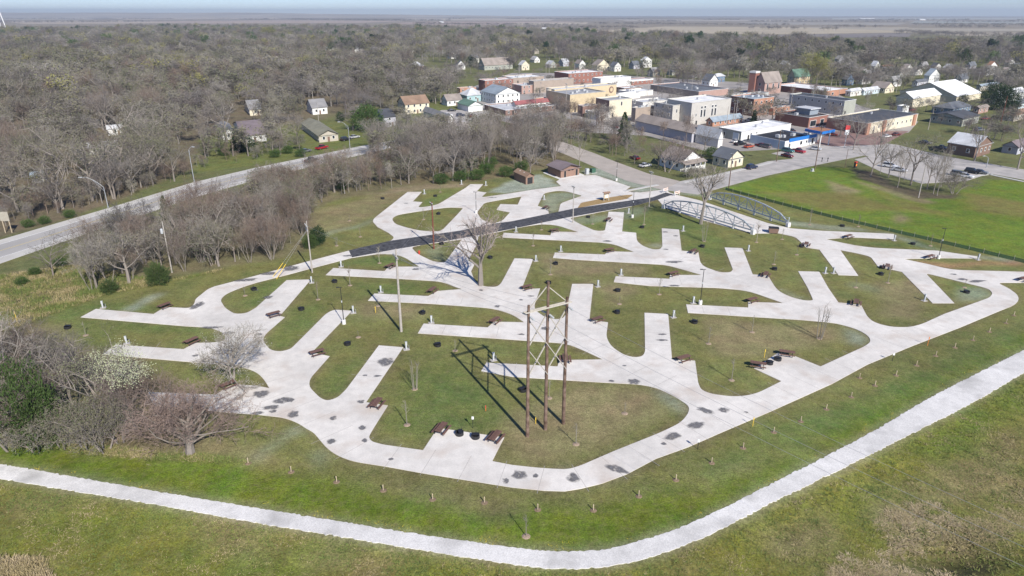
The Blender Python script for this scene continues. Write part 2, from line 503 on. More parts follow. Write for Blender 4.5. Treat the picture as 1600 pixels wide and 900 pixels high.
BRUSH = [(-200,490),(0,490),(120,520),(230,560),(330,640),(340,700),(250,712),(100,695),(0,685),(-200,660)]
WOOD = (.150, .118, .082)
paint(zone(WEST, 4), WOOD, .8)
paint(zone([(300,270),(312,215),(420,200),(560,176),(700,162),(720,190),(560,232),(440,252),(340,266)], 3), (.118, .150, .036), .85)
paint(zone(LAWN, 3), (.150, .162, .050))
paint(zone(MEADOW, 3), (.105, .172, .016))
paint(zone(THICK, 4), (.165, .150, .080), .9)
paint(zone(NEB, 3), (.170, .140, .080), .8)
paint(zone(LEVEE, 3), (.105, .158, .015))
paint(zone(BELOW, 3), (.155, .168, .028))
for pl in ([(60,790),(200,800),(180,830),(60,830)], [(470,840),(560,850),(560,900),(450,890)], [(240,850),(330,860),(300,900),(220,890)], [(700,890),(900,895),(900,905),(700,905)], [(1420,690),(1600,590),(1600,640),(1450,720)], [(1200,850),(1250,820),(1260,870),(1200,890)], [(1350,750),(1420,735),(1400,790),(1340,790)], [(380,860),(450,870),(430,900),(370,890)]):
    paint(zone(pl, 6), (.10, .165, .022), .7)
paint(zone(BRUSH, 3), (.150, .135, .065))
LG = (.108, .158, .040)      # greener patches of sown lawn
for pl in ([(60,540),(90,480),(180,470),(300,485),(340,520),(250,525),(150,500),(200,545)], [(380,450),(450,430),(480,450),(390,490)], [(415,540),(470,480),(520,470),(505,495),(450,548)], [(480,610),(560,560),(590,545),(540,605),(510,628)], [(590,660),(640,580),(700,560),(790,640),(760,680),(660,690)],
           [(560,440),(700,450),(660,462),(560,460)], [(540,410),(610,398),(640,412),(560,418)], [(900,350),(950,335),(1030,320),(1100,350),(1160,400),(1090,400),(1000,370)], [(1130,690),(1300,640),(1600,500),(1600,540),(1300,680),(1100,760)], [(640,325),(690,300),(720,295),(690,318)], [(820,350),(880,355),(890,362)],
           [(1310,380),(1450,378),(1480,392),(1360,385)], [(1250,400),(1270,390),(1300,420),(1280,425)], [(1480,440),(1540,450),(1540,465),(1490,470)]):
    paint(zone(pl, 4), LG, .8)
TANG = (.250, .212, .112)    # thin, straw-coloured lawn
for pl in ([(490,330),(600,300),(640,300),(580,340),(480,375)], [(100,500),(30,520),(80,560),(170,585),(120,540)], [(540,470),(660,480),(650,500),(560,500)], [(790,650),(900,600),(1000,605),(1060,640),(900,715),(800,722)], [(900,430),(1000,450),(960,480),(930,450)],
           [(1100,500),(1300,510),(1330,530),(1240,550),(1110,560)], [(840,395),(1000,405),(1020,430),(850,430)], [(1370,440),(1440,440),(1440,500),(1380,500)], [(520,750),(640,760),(800,785),(800,800),(600,775)], [(300,690),(400,700),(440,730),(330,715)], [(980,790),(1150,730),(1300,680),(1290,690),(1100,760)]):
    paint(zone(pl, 5), TANG, .65)
for pl in ([(0,770),(100,775),(140,800),(20,800)], [(280,800),(420,830),(460,870),(330,860)], [(480,845),(640,870),(620,900),(500,880)], [(1320,760),(1450,740),(1600,650),(1600,780),(1500,790)], [(1190,830),(1300,790),(1330,850),(1220,880)], [(1000,890),(1080,870),(1100,900)], [(0,880),(50,870),(60,900),(0,900)]):
    paint(zone(pl, 5), (.27, .225, .12), .6)
for pl in ([(1380,800),(1440,790),(1460,830),(1400,835)], [(1300,900),(1390,865),(1470,890),(1450,910),(1300,920)], [(1460,840),(1600,800),(1600,830),(1480,850)], [(0,885),(40,880),(50,905),(0,910)]):
    paint(zone(pl, 4), (.33, .26, .165), .9)
paint(zone([(1430,852),(1490,846),(1560,852),(1600,835),(1600,880),(1540,890),(1470,888),(1440,870)], 4), (.085, .062, .042), .85)
paint(zone([(1450,866),(1500,852),(1550,862),(1535,884),(1468,884)], 2), (.028, .021, .018), .97)
paint(zone([(1330,840),(1420,860),(1480,890),(1600,880),(1600,830),(1550,845)], 5), (.12, .15, .04), .5)
for pl in ([(100,690),(300,712),(330,720),(120,702)], [(1325,280),(1400,297),(1470,318),(1440,318),(1360,293)], [(1290,280),(1350,300),(1310,305)], [(1395,330),(1425,345),(1400,350)]):
    paint(zone(pl, 3), (.27, .22, .13), .7)
for pl in ([(1180,300),(1330,300),(1420,330),(1300,330)], [(1320,275),(1400,310),(1500,340),(1420,330)], [(1500,300),(1700,330),(1700,350),(1520,330)]):
    paint(zone(pl, 8), (.19, .165, .05), .75)
HYD = (.29, .33, .265)     # pale green hydroseed over bare soil
for pl, k in (([(785,292),(800,280),(850,272),(866,286),(876,291),(800,302),(760,300)], .95), ([(906,268),(935,262),(1000,283),(1035,293),(985,294),(930,273)], .95), ([(850,302),(885,299),(905,306),(876,318),(872,333),(858,336),(845,322)], .55), ([(985,296),(1038,292),(1038,298),(990,303)], .9), ([(880,345),(985,325),(1030,318),(990,340),(900,352)], .35),
              ([(1040,300),(1110,302),(1225,345),(1350,358),(1440,385),(1500,400),(1580,404),(1600,412),(1500,402),(1400,365),(1240,355),(1110,310)], .55), ([(1055,620),(1076,640),(1074,652),(1030,622),(1025,608)], .65), ([(1310,508),(1358,528),(1358,540),(1335,538),(1320,520)], .65), ([(1330,440),(1380,450),(1375,456),(1330,450)], .2), ([(1500,450),(1548,452),(1545,465),(1500,475)], .5), ([(930,535),(955,542),(975,553),(950,545)], .5),
              ([(448,672),(475,664),(478,672),(440,690),(405,725),(398,722)], .6), ([(500,705),(520,713),(500,735),(495,730)], .5), ([(190,482),(250,459),(262,462),(205,486)], .75), ([(490,368),(590,342),(590,346),(495,375)], .35), ([(1020,380),(1045,384),(1040,388),(1010,384)], .5), ([(1240,465),(1215,452),(1272,470)], .5), ([(660,390),(690,385),(700,410),(680,409)], .3), ([(885,735),(905,728),(850,731)], .5), ([(570,692),(600,690),(605,697),(580,694)], .5), ([(940,757),(980,742),(970,752)], .6), ([(830,487),(850,497),(862,500),(845,490)], .5), ([(1260,377),(1300,360),(1320,358),(1290,372)], .2), ([(1090,615),(1165,614),(1150,618)], .25)):
    paint(zone(pl, 2), HYD, k)
paint(zone([(1415,408),(1480,412),(1600,408),(1600,414),(1480,420),(1440,416)], 2), (.30, .19, .095), .75)
paint(zone([(640,290),(740,286),(735,290),(640,300),(560,306)], 3), (.30, .235, .16), .6)
paint(zone([(975,299),(1025,289),(1000,294),(985,300)], 2), (.30, .22, .13), .9)
# worn soil line along the edges of the paving
cm = pip(P2, W_OUT)
for h in HOLES:
    cm &= ~pip(P2, h)
paint(np.clip(blur(cm, 2) * 1.2, 0, 1), (.195, .150, .100), .55)
paint(np.clip(blur(pip(P2, W_TRAIL), 2) * 1.1, 0, 1), (.40, .37, .30), .55)
paint(zone([(1330,264),(1365,268),(1400,290),(1470,305),(1500,300),(1490,310),(1440,312),(1380,292),(1335,275)], 2), (.085, .065, .05), .9)  # dark leaf litter under the lot tree row, with the trees' shade painted in
# shallow relief of the rough field below the trail, with a ditch
zz = np.zeros(len(P2))
bm_ = blur(pip(P2, pts([(-300,760),(0,765),(250,806),(500,850),(800,905),(930,912),(1010,898),(1120,858),(1330,750),(1440,695),(1600,610),(1800,520),(1800,1050),(-300,1050)])), 6)
idx = np.where(bm_ > .001)[0]
for i in idx:
    x, y = P2[i]
    zz[i] = bm_[i] * (-.35 + .30 * noise.noise(Vector((x * .09, y * .09, 1))) + .10 * noise.noise(Vector((x * .45, y * .45, 4))))
dc = at(1490, 862)
zz -= 1.3 * np.exp(-(((P2[:, 0] - dc.x) / 6) ** 2 + ((P2[:, 1] - dc.y) / 2.2) ** 2)) * (bm_ > .2)
ny, nx = shape
gv = np.stack([P2[:, 0], P2[:, 1], zz], 1)
ii = np.arange(ny * nx).reshape(ny, nx)
gf = np.stack([ii[:-1, :-1], ii[:-1, 1:], ii[1:, 1:], ii[1:, :-1]], -1).reshape(-1, 4)
gm = bpy.data.meshes.new('ground')
gm.vertices.add(len(gv)); gm.vertices.foreach_set('co', gv.ravel())
gm.loops.add(gf.size); gm.loops.foreach_set('vertex_index', gf.ravel().astype(np.int32))
gm.polygons.add(len(gf)); gm.polygons.foreach_set('loop_start', np.arange(0, gf.size, 4, dtype=np.int32))
gm.polygons.foreach_set('loop_total', np.full(len(gf), 4, np.int32))
gm.update(calc_edges=True)
ca = gm.color_attributes.new('turf', 'FLOAT_COLOR', 'POINT')
ca.data.foreach_set('color', np.concatenate([col, np.ones((len(col), 1))], 1).ravel().astype(np.float32))
def ground_mat():
    m = bpy.data.materials.new('turf')
    nt, N, L, b = nodes_of(m)
    b.inputs['Roughness'].default_value = .95
    b.inputs['Specular IOR Level'].default_value = .12
    at_ = N.new('ShaderNodeAttribute'); at_.attribute_name = 'turf'
    geo = N.new('ShaderNodeNewGeometry')
    def nz(scale, detail, lo, hi, sx=1.0, rough=.6):
        mp = N.new('ShaderNodeMapping'); mp.inputs['Scale'].default_value = (1, sx, 1)
        n = N.new('ShaderNodeTexNoise'); n.inputs['Scale'].default_value = scale; n.inputs['Detail'].default_value = detail
        n.inputs['Roughness'].default_value = rough
        L.new(geo.outputs['Position'], mp.inputs[0]); L.new(mp.outputs[0], n.inputs['Vector'])
        r = N.new('ShaderNodeMapRange'); r.inputs['From Min'].default_value = .3; r.inputs['From Max'].default_value = .7
        r.inputs['To Min'].default_value = lo; r.inputs['To Max'].default_value = hi
        L.new(n.outputs['Fac'], r.inputs['Value'])
        return r.outputs[0], n.outputs['Fac']
    a, _ = nz(.035, 5, .80, 1.20)
    c, _ = nz(.33, 6, .70, 1.30, 1.0, .7)
    d, fine = nz(1.7, 8, .42, 1.58, 1.0, .88)
    e_, _ = nz(5.5, 2, .62, 1.38)
    m0 = N.new('ShaderNodeMath'); m0.operation = 'MULTIPLY'; L.new(a, m0.inputs[0]); L.new(e_, m0.inputs[1])
    m1 = N.new('ShaderNodeMath'); m1.operation = 'MULTIPLY'; L.new(m0.outputs[0], m1.inputs[0]); L.new(c, m1.inputs[1])
    m2 = N.new('ShaderNodeMath'); m2.operation = 'MULTIPLY'; L.new(m1.outputs[0], m2.inputs[0]); L.new(d, m2.inputs[1])
    hs = N.new('ShaderNodeHueSaturation'); L.new(at_.outputs['Color'], hs.inputs['Color']); L.new(m2.outputs[0], hs.inputs['Value'])
    hue, _ = nz(.16, 6, .462, .522)
    L.new(hue, hs.inputs['Hue'])
    # dry thatch showing between the blades
    t, _ = nz(1.1, 6, 0, 1, 1.0, .7)
    pw = N.new('ShaderNodeMath'); pw.operation = 'POWER'; pw.inputs[1].default_value = 2.2; L.new(t, pw.inputs[0])
    ml = N.new('ShaderNodeMath'); ml.operation = 'MULTIPLY'; ml.inputs[1].default_value = .36; L.new(pw.outputs[0], ml.inputs[0])
    mx = N.new('ShaderNodeMixRGB'); L.new(ml.outputs[0], mx.inputs[0]); L.new(hs.outputs[0], mx.inputs[1]); mx.inputs[2].default_value = (.29, .235, .135, 1)
    L.new(mx.outputs[0], b.inputs['Base Color'])
    bp = N.new('ShaderNodeBump'); bp.inputs['Strength'].default_value = .6; bp.inputs['Distance'].default_value = .15
    L.new(fine, bp.inputs['Height']); L.new(bp.outputs[0], b.inputs['Normal'])
    M['turf'] = m
ground_mat()
gm.materials.append(M['turf'])
ground = link('ground', gm); tag(ground, kind='structure')

# ------------------------------------------------------------------ paving
def conc_mat(name, base, gritty=False):
    m = bpy.data.materials.new(name)
    nt, N, L, b = nodes_of(m)
    b.inputs['Roughness'].default_value = .85; b.inputs['Specular IOR Level'].default_value = .25
    geo = N.new('ShaderNodeNewGeometry')
    def nz(scale, detail, lo, hi, f0=.3, f1=.7):
        n = N.new('ShaderNodeTexNoise'); n.inputs['Scale'].default_value = scale; n.inputs['Detail'].default_value = detail
        L.new(geo.outputs['Position'], n.inputs['Vector'])
        r = N.new('ShaderNodeMapRange'); r.inputs['From Min'].default_value = f0; r.inputs['From Max'].default_value = f1
        r.inputs['To Min'].default_value = lo; r.inputs['To Max'].default_value = hi
        L.new(n.outputs['Fac'], r.inputs['Value'])
        return r.outputs[0], n.outputs['Fac']
    a, _ = nz(.09, 4, .84, 1.08)
    c, _ = nz(.7, 5, .91, 1.06)
    d, fine = nz(9 if gritty else 5, 4, .80 if gritty else .94, 1.10 if gritty else 1.05)
    m1 = N.new('ShaderNodeMath'); m1.operation = 'MULTIPLY'; L.new(a, m1.inputs[0]); L.new(c, m1.inputs[1])
    m2 = N.new('ShaderNodeMath'); m2.operation = 'MULTIPLY'; L.new(m1.outputs[0], m2.inputs[0]); L.new(d, m2.inputs[1])
    hs = N.new('ShaderNodeHueSaturation'); hs.inputs['Color'].default_value = (*base, 1); L.new(m2.outputs[0], hs.inputs['Value'])
    # earth carried onto the slab
    s, _ = nz(.22, 6, 0, .75, .52, .76)
    mx = N.new('ShaderNodeMixRGB'); L.new(s, mx.inputs[0]); L.new(hs.outputs[0], mx.inputs[1]); mx.inputs[2].default_value = ((.30, .29, .27, 1) if gritty else (.50, .42, .35, 1))
    L.new(mx.outputs[0], b.inputs['Base Color'])
    bp = N.new('ShaderNodeBump'); bp.inputs['Strength'].default_value = .5 if gritty else .1; bp.inputs['Distance'].default_value = .05
    L.new(fine, bp.inputs['Height']); L.new(bp.outputs[0], b.inputs['Normal'])
    M[name] = m
conc_mat('concrete', (.68, .645, .59))
conc_mat('gravel', (.72, .70, .665), True)
road = sheet('campground_road', W_OUT, .06, 'concrete', HOLES, .10); tag(road, kind='structure')
trail = sheet('gravel_trail', W_TRAIL, .05, 'gravel', (), .10); tag(trail, kind='structure')
asph = sheet('asphalt_road', W_ASPH, .075, 'asphalt_new', (), .08); tag(asph, kind='structure')
hwy = sheet('highway', W_HWY, .03, 'shoulder', (), .06); tag(hwy, kind='structure')
def lerp_line(k):
    return smooth([a.lerp(b, k) for a, b in zip(hu, hl)])
lane = lerp_line(.22) + lerp_line(.80)[::-1]
sheet('carriageway', ccw(lane), .036, 'highway', (), 0, hwy)
for k, w, m in ((.23, .22, 'paint_white'), (.79, .22, 'paint_white'), (.50, .12, 'paint_yellow'), (.52, .12, 'paint_yellow')):
    sheet('road_marking', ccw(ribbon(lerp_line(k), w)), .042, m, (), 0, hwy)
for i, (k, pl) in enumerate(W_STREETS):
    o = sheet('street' if 'street' in k else 'parking_lot', pl, (.015 if 'down' in k else .03) + .004 * i, k, (), .05); tag(o, kind='structure')
ki = sheet('mulch_bed', HOLES[-1], .05, 'straw', (), .05); tag(ki, kind='structure')
# pale kerb walks beside the streets
for pl in ([(1068,285.5),(1165,264),(1205,254)], [(1545,272.5),(1600,284),(1700,304)], [(975,299),(1028,289)], [(1480,281),(1548,272)]):
    o = sheet('pavement', ccw(ribbon(pts(pl), 1.3)), .10, 'concrete_old', (), .1); tag(o, kind='structure')
# damp stains lying on the slabs (photo position, half length, half width in metres, turn)
STAIN = [(308,478,1.1,1.7,0),(330,512,2.4,.45,.1),(357,521,1.6,.6,.3),(306,556,.6,.4,0),(407,616,1.4,1.0,.5),(441,626,1.4,.8,.3),(455,626,.6,.5,0),(424,637,1.5,.5,.2),(427,643,.6,.4,0),(459,648,.9,.8,.6),(402,646,1.0,.4,.1),(521,654,.6,.45,0),(564,628,.7,.4,0),(566,669,.6,.5,.3),(602,566,1.6,1.1,0),(590,588,.8,.25,0),(571,587,.5,.2,0),(517,690,.7,.55,0),(570,689,.5,.4,0),(611,718,.4,.25,0),(790,752,.5,.5,0),(811,742,1.1,.75,.2),(837,744,.5,.35,0),(896,747,1.0,.75,0),(964,734,1.7,.6,-.7),(1037,694,.5,.25,0),(1052,682,1.7,.6,.5),(1101,642,1.5,.6,-.6),(1130,641,.9,.6,0),(1086,665,1.6,.7,.4),(1166,645,.4,.25,0),(990,597,1.1,.8,.2),(956,596,.6,.3,0),(976,572,.4,.2,0),(852,514,1.0,.6,.5),(815,523,.8,.3,0),(884,535,.6,.2,0),(830,463,.8,.3,0),(814,469,.5,.3,0),(1035,532,1.2,.35,0),(1034,523,.9,.3,0),(752,454,.6,.4,0),(777,479,.7,.5,0),(649,421,.9,.5,.2),(949,377,1.4,.6,0),(1053,410,2.2,.7,.1),(1041,390,.8,.35,0),(1527,440,2.2,.6,.1),(1505,437,1.4,.5,0),(1490,429,.8,.4,0),(419,465,1.2,.7,.2),(405,523,.9,.4,0),(455,420,2.6,1.5,.3),(420,428,2.0,.8,.2),(385,438,3.0,.8,.3),(545,400,1.6,.5,.2),(634,318,.9,.4,0),(737,291,.9,.3,0),(770,309,1.6,.4,0),(1055,447,1.4,.4,0),(900,444,.1,.1,0),(402,454,.3,.3,0),(1040,363,.9,.4,0),(1056,369,.9,.4,0)]
mb = MB(); rg = random.Random(5)
WET = []
for si, (px, py, a, b_, t) in enumerate(STAIN):
    c = at(px, py); n = 22; a *= .80; b_ *= .70; zs = si * .0006
    ph = rg.random() * 9
    vs = [(c.x, c.y, zs)]; WET.append(1.0)
    for k, wv in ((.62, 1.0), (1.12, 0.0)):
        for i in range(n):
            an = 2 * math.pi * i / n
            r = k * (1 + .45 * noise.noise(Vector((math.cos(an) * 1.5 + ph, math.sin(an) * 1.5, ph))) + .12 * noise.noise(Vector((math.cos(an) * 5 + ph, math.sin(an) * 5, ph))))
            x, y = a * r * math.cos(an), b_ * r * 1.5 * math.sin(an)
            vs.append((c.x + x * math.cos(t) - y * math.sin(t), c.y + x * math.sin(t) + y * math.cos(t), zs)); WET.append(wv)
    mb.add(vs, [(0, i + 1, (i + 1) % n + 1) for i in range(n)] + [(i + 1, n + i + 1, n + (i + 1) % n + 1, (i + 1) % n + 1) for i in range(n)])
st = mb.build('damp_stain', 'damp', road); st.location.z = .066; st['kind'] = 'stuff'
ca = st.data.color_attributes.new('wet', 'FLOAT_COLOR', 'POINT'); ca.data.foreach_set('color', np.array([(w_, w_, w_, 1) for w_ in WET], np.float32).ravel())
nt, N_, L_, b_ = nodes_of(M['damp'])
wa = N_.new('ShaderNodeAttribute'); wa.attribute_name = 'wet'; tr = N_.new('ShaderNodeBsdfTransparent'); mxs = N_.new('ShaderNodeMixShader')
gp = N_.new('ShaderNodeNewGeometry'); wn_ = N_.new('ShaderNodeTexNoise'); wn_.inputs['Scale'].default_value = 1.6; wn_.inputs['Detail'].default_value = 5; L_.new(gp.outputs['Position'], wn_.inputs['Vector'])
wr_ = N_.new('ShaderNodeMapRange'); wr_.inputs['From Min'].default_value = .25; wr_.inputs['From Max'].default_value = .55; L_.new(wn_.outputs['Fac'], wr_.inputs['Value'])
wm = N_.new('ShaderNodeMath'); wm.operation = 'MULTIPLY'; L_.new(wa.outputs['Fac'], wm.inputs[0]); L_.new(wr_.outputs[0], wm.inputs[1])
L_.new(wm.outputs[0], mxs.inputs[0]); L_.new(tr.outputs[0], mxs.inputs[1]); L_.new(b_.outputs[0], mxs.inputs[2]); L_.new(mxs.outputs[0], nt.nodes['Material Output'].inputs['Surface'])
# saw-cut joints across pads and road
JT = [([(245,487),(140,489)],3.9), ([(290,541),(170,546.5)],3.9), ([(340,611),(235,624)],3.9), ([(395,488),(467,437.5)],3.9), ([(455,545),(536,485)],3.9), ([(545,612),(611,541.5)],3.9), ([(700,430),(515,424.5)],3.9), ([(760,470),(580,464.5)],3.9), ([(820,520),(657,513.5)],3.9), ([(900,583),(756,573.5)],3.9),
      ([(797,450),(818,404.5)],3.9), ([(902,498),(911,444)],3.9), ([(1030,560),(1025,490)],3.9), ([(1180,488),(1073,482.5)],3.9), ([(1100,441),(960,436.5)],3.9), ([(1000,401),(865,399)],3.9), ([(1160,428),(1146,387.5)],3.9), ([(1050,392),(1047,358)],3.9), ([(1290,472),(1263,424.5)],3.9), ([(1295,391),(1325,430.5)],3.9), ([(1427,426),(1474,474)],3.9), ([(958,362),(963,331.5)],3.9),
      ([(560,704),(640,718),(760,738),(850,750),(890,750),(930,742),(1000,715),(1060,683),(1130,652),(1230,607),(1320,567),(1400,532),(1500,495),(1565,470)],5.2), ([(390,560),(420,600),(470,640),(520,680),(560,704)],6), ([(330,460),(420,432),(540,397)],4.6), ([(735,440),(830,490),(930,545),(1040,598)],6), ([(980,385),(1080,412),(1180,445),(1290,490)],6)]
jb = MB()
for pl, w in JT:
    P_ = pts(pl); acc = 0.0
    for a_, b_ in zip(P_[:-1], P_[1:]):
        l = (b_ - a_).length; d_ = (b_ - a_).normalized(); n_ = Vector((-d_.y, d_.x, 0)); k = 4.6 - acc
        while k < l:
            c_ = a_ + d_ * k; jb.add([c_ - n_ * w / 2 - d_ * .025, c_ + n_ * w / 2 - d_ * .025, c_ + n_ * w / 2 + d_ * .025, c_ - n_ * w / 2 + d_ * .025], [(0, 1, 2, 3)]); k += 4.6
        acc = (acc + l) % 4.6
mat('joint', (.40, .37, .34), .9, .1, 3)
jo = jb.build('saw_joint', 'joint', road); jo.location.z = .0630; jo['kind'] = 'stuff'
# far farm fields
FIELDS = [([(150,25.8),(420,25.5),(440,29.5),(200,31)], (.40,.33,.24)), ([(0,33),(190,32),(300,36),(40,38)], (.38,.31,.23)), ([(220,33.5),(430,31.5),(640,33),(560,36),(300,37)], (.36,.28,.22)), ([(640,28.5),(870,28.8),(860,32.5),(610,32)], (.40,.34,.26)), ([(660,33.8),(900,33.5),(870,38),(720,40),(600,36.5)], (.34,.26,.21)),
          ([(800,35.5),(920,35),(915,38),(800,39.5)], (.45,.38,.28)), ([(900,50),(1040,41.5),(1420,43),(1425,51),(1210,54),(1000,51)], (.40,.34,.24)), ([(1210,54.5),(1425,51.5),(1420,58),(1200,60),(1100,56)], (.19,.165,.15)), ([(1200,42),(1600,45),(1600,49),(1440,50),(1300,44)], (.33,.29,.22)), ([(1420,50),(1600,51),(1600,56),(1500,56)], (.37,.31,.23)),
          ([(960,30.5),(1280,31),(1300,33.5),(980,33)], (.36,.31,.24)), ([(1150,34.5),(1420,36),(1400,39.5),(1180,38.5)], (.30,.27,.22)), ([(1430,33),(1700,34),(1700,37.5),(1420,36.5)], (.28,.28,.24)), ([(-100,28.5),(130,27.5),(150,30.5),(-100,31)], (.40,.35,.27)), ([(1300,28),(1700,28),(1700,30.5),(1300,30.5)], (.34,.33,.28))]
for i, (pl, c) in enumerate(FIELDS):
    mat('field%d' % i, c, .95, .12, .004, coord='Object')
    o = sheet('field', ccw(pts(pl)), .25 + .01 * i, 'field%d' % i); tag(o, kind='structure')
# low ridge beyond the farms on the left
mb = MB(); NX, NY = 60, 8
for j in range(NY):
    for i in range(NX):
        x = -9500 + 11500 * i / (NX - 1); y = 9500 + 4200 * j / (NY - 1)
        e = math.sin(math.pi * j / (NY - 1)) * max(0, min(1, (1200 - x) / 5500)) * min(1, (x + 9500) / 800)
        mb.v.append((x, y, -1 + e * (62 + 18 * noise.noise(Vector((x * .0006, y * .0006, 2))))))
for j in range(NY - 1):
    for i in range(NX - 1):
        k = j * NX + i
        mb.f.append((k, k + 1, k + 1 + NX, k + NX)); mb.m.append(0)
mat('hill', (.38, .32, .23), .95, .25, .0012)
o = mb.build('hills', 'hill'); tag(o, kind='structure')
for p in o.data.polygons: p.use_smooth = True

# ================================================================== buildings
A1, A2 = R(38.0), R(116.0)
E1, E2 = Vector((math.cos(A1), math.sin(A1), 0)), Vector((math.cos(A2), math.sin(A2), 0))
FOOT = []                                  # footprints kept clear of trees
def extent(N, d, pxx):
    lo, hi = 0.0, 400.0
    inc = pix(N + d * 1)[0] > pix(N)[0]
    for _ in range(50):
        m = (lo + hi) / 2
        if (pix(N + d * m)[0] < pxx) == inc:
            lo = m
        else:
            hi = m
    return lo
def win_strip(root, face, a, b, specs, matn='glass', fr='w_white', name='window'):
    """specs: (u, z, w, h) along the right-hand face ('R', from the near corner along E1) or the left-hand one ('L', along E2)"""
    for u, z, w, h in specs:
        d = E1 if face == 'R' else E2
        out = (-E2 if face == 'R' else -E1)
        nrm = Vector((d.y, -d.x, 0)) if face == 'R' else Vector((-d.y, d.x, 0))
        if nrm.dot(out) < 0: nrm = -nrm
        c = d * u
        mb = MB()
        mb.beam(c - d * (w / 2) + Vector((0, 0, z + h / 2)) + nrm * .02, c + d * (w / 2) + Vector((0, 0, z + h / 2)) + nrm * .02, .12, h)
        wo = mb.build(name, matn, root)
        if fr:
            f = MB(); t = .14
            for zz_ in (z - t / 2, z + h + t / 2):
                f.beam(c - d * (w / 2 + t) + Vector((0, 0, zz_)) + nrm * .04, c + d * (w / 2 + t) + Vector((0, 0, zz_)) + nrm * .04, .16, t)
            for s in (-1, 1):
                f.beam(c + d * s * (w / 2 + t / 2) + Vector((0, 0, z + h / 2)) + nrm * .04, c + d * s * (w / 2 + t / 2 + .001) + Vector((0, 0, z + h / 2)) + nrm * .04, .1, .1)
                f.box(c + d * s * (w / 2 + t / 2) + Vector((0, 0, z + h / 2)) + nrm * .04, (t, .16, h + .002), math.atan2(d.y, d.x))
            f.build('window_frame', fr, wo)
def rect(a, b, o=0.0):
    return [E1 * -o + E2 * -o, E1 * (a + o) + E2 * -o, E1 * (a + o) + E2 * (b + o), E1 * -o + E2 * (b + o)]
def autowin(root, face, L_, h, floors=1, pitch=3.2, w=.95, hh=1.2, **k):
    n = max(1, int(L_ / pitch))
    fl = h / floors
    win_strip(root, face, 0, 0, [((i + .5) * L_ / n, q * fl + fl * .42 - .1, w, min(hh, fl * .45)) for i in range(n) for q in range(floors)], **k)
def place(Nx, Ny, Lx, Rx):
    N = at(Nx, Ny)
    a, b = extent(N, E1, Rx), extent(N, E2, Lx)
    a, b = max(3, min(a, 130)), max(3, min(b, 90))
    yd = 2.5 + depth(N) * ((.009 if Ny > 112 else .022) if Nx > 680 else .026)
    FOOT.append([N - E1 * 1.5 - E2 * yd - E1 * yd * .6, N + E1 * (a + 2) - E2 * yd, N + E1 * (a + 2) + E2 * (b + 2), N - E1 * yd * .6 + E2 * (b + 2)])
    return N, a, b
def block(label, N4, ytop, wall, roof='pale', floors=1, wl=None, wr='auto', cat='building', name='commercial_building', cap='w_offwhite', units=2, wall_l=None, inset=.45, door=True, band=None):
    """flat-roofed town building with parapet, recessed roof, windows, door and roof units"""
    Nx, Ny, Lx, Rx = N4
    N, a, b = place(*N4)
    h = max(2.8, hgt(Nx, Ny, ytop))
    t = thing(name, label, cat, N)
    mb = MB()
    out, inn = rect(a, b), rect(a, b, -.3)
    n = 4
    vs = [(*p.xy, 0) for p in out] + [(*p.xy, h) for p in out] + [(*p.xy, h) for p in inn] + [(*p.xy, h - inset) for p in inn]
    for k in range(n):
        j = (k + 1) % n
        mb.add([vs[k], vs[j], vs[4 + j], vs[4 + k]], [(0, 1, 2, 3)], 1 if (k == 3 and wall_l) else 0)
        mb.add([vs[4 + k], vs[4 + j], vs[8 + j], vs[8 + k]], [(0, 1, 2, 3)])
        mb.add([vs[8 + k], vs[8 + j], vs[12 + j], vs[12 + k]], [(0, 1, 2, 3)])
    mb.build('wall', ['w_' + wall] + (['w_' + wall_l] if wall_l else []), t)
    r = MB(); r.prism(rect(a, b, -.301), h - inset - .3, h - inset)
    ro = r.build('roof', 'r_' + roof, t)
    if cap:
        c = MB()
        for k in range(n):
            p, q = out[k], out[(k + 1) % n]
            d = (q - p).normalized()
            c.beam(p - d * .05 + Vector((0, 0, h + .06)), q + d * .05 + Vector((0, 0, h + .06)), .42 + .004 * k, .14 + .004 * k)
        c.build('coping', cap, t)
    if band:
        c = MB()
        for k in (0, 3):
            p, q = out[k], out[(k + 1) % n]
            nn = (-E2 if k == 0 else -E1)
            c.beam(p + nn * .06 + Vector((0, 0, h - .5)), q + nn * .06 + Vector((0, 0, h - .5)), .14, .9 + .01 * k)
        c.build('fascia_band', band, t)
    rg = random.Random(int(Nx * 7 + Ny))
    for i in range(units):
        u = MB(); p = E1 * (a * rg.uniform(.2, .8)) + E2 * (b * rg.uniform(.2, .8))
        sx = rg.uniform(.9, 2.0)
        u.box(p + Vector((0, 0, h - inset + .5)), (sx, sx * .8, 1.1), A1)
        u.tube(p + Vector((0, 0, h - inset + 1.0)), p + Vector((0, 0, h - inset + 1.15)), sx * .25, n=8)
        u.build('roof_unit', 'ac_grey', ro)
    if wr == 'auto': autowin(t, 'R', a, h, floors, 4.2)
    elif wr: win_strip(t, 'R', a, b, wr)
    if wl == 'auto': autowin(t, 'L', b, h, floors, 4.2)
    elif wl: win_strip(t, 'L', a, b, wl)
    if door:
        win_strip(t, 'R', a, b, [(a * .12 + .8, .05, 1.1, 2.1)], matn='rubber_dark', fr=None, name='door')
    return t, N, a, b, h
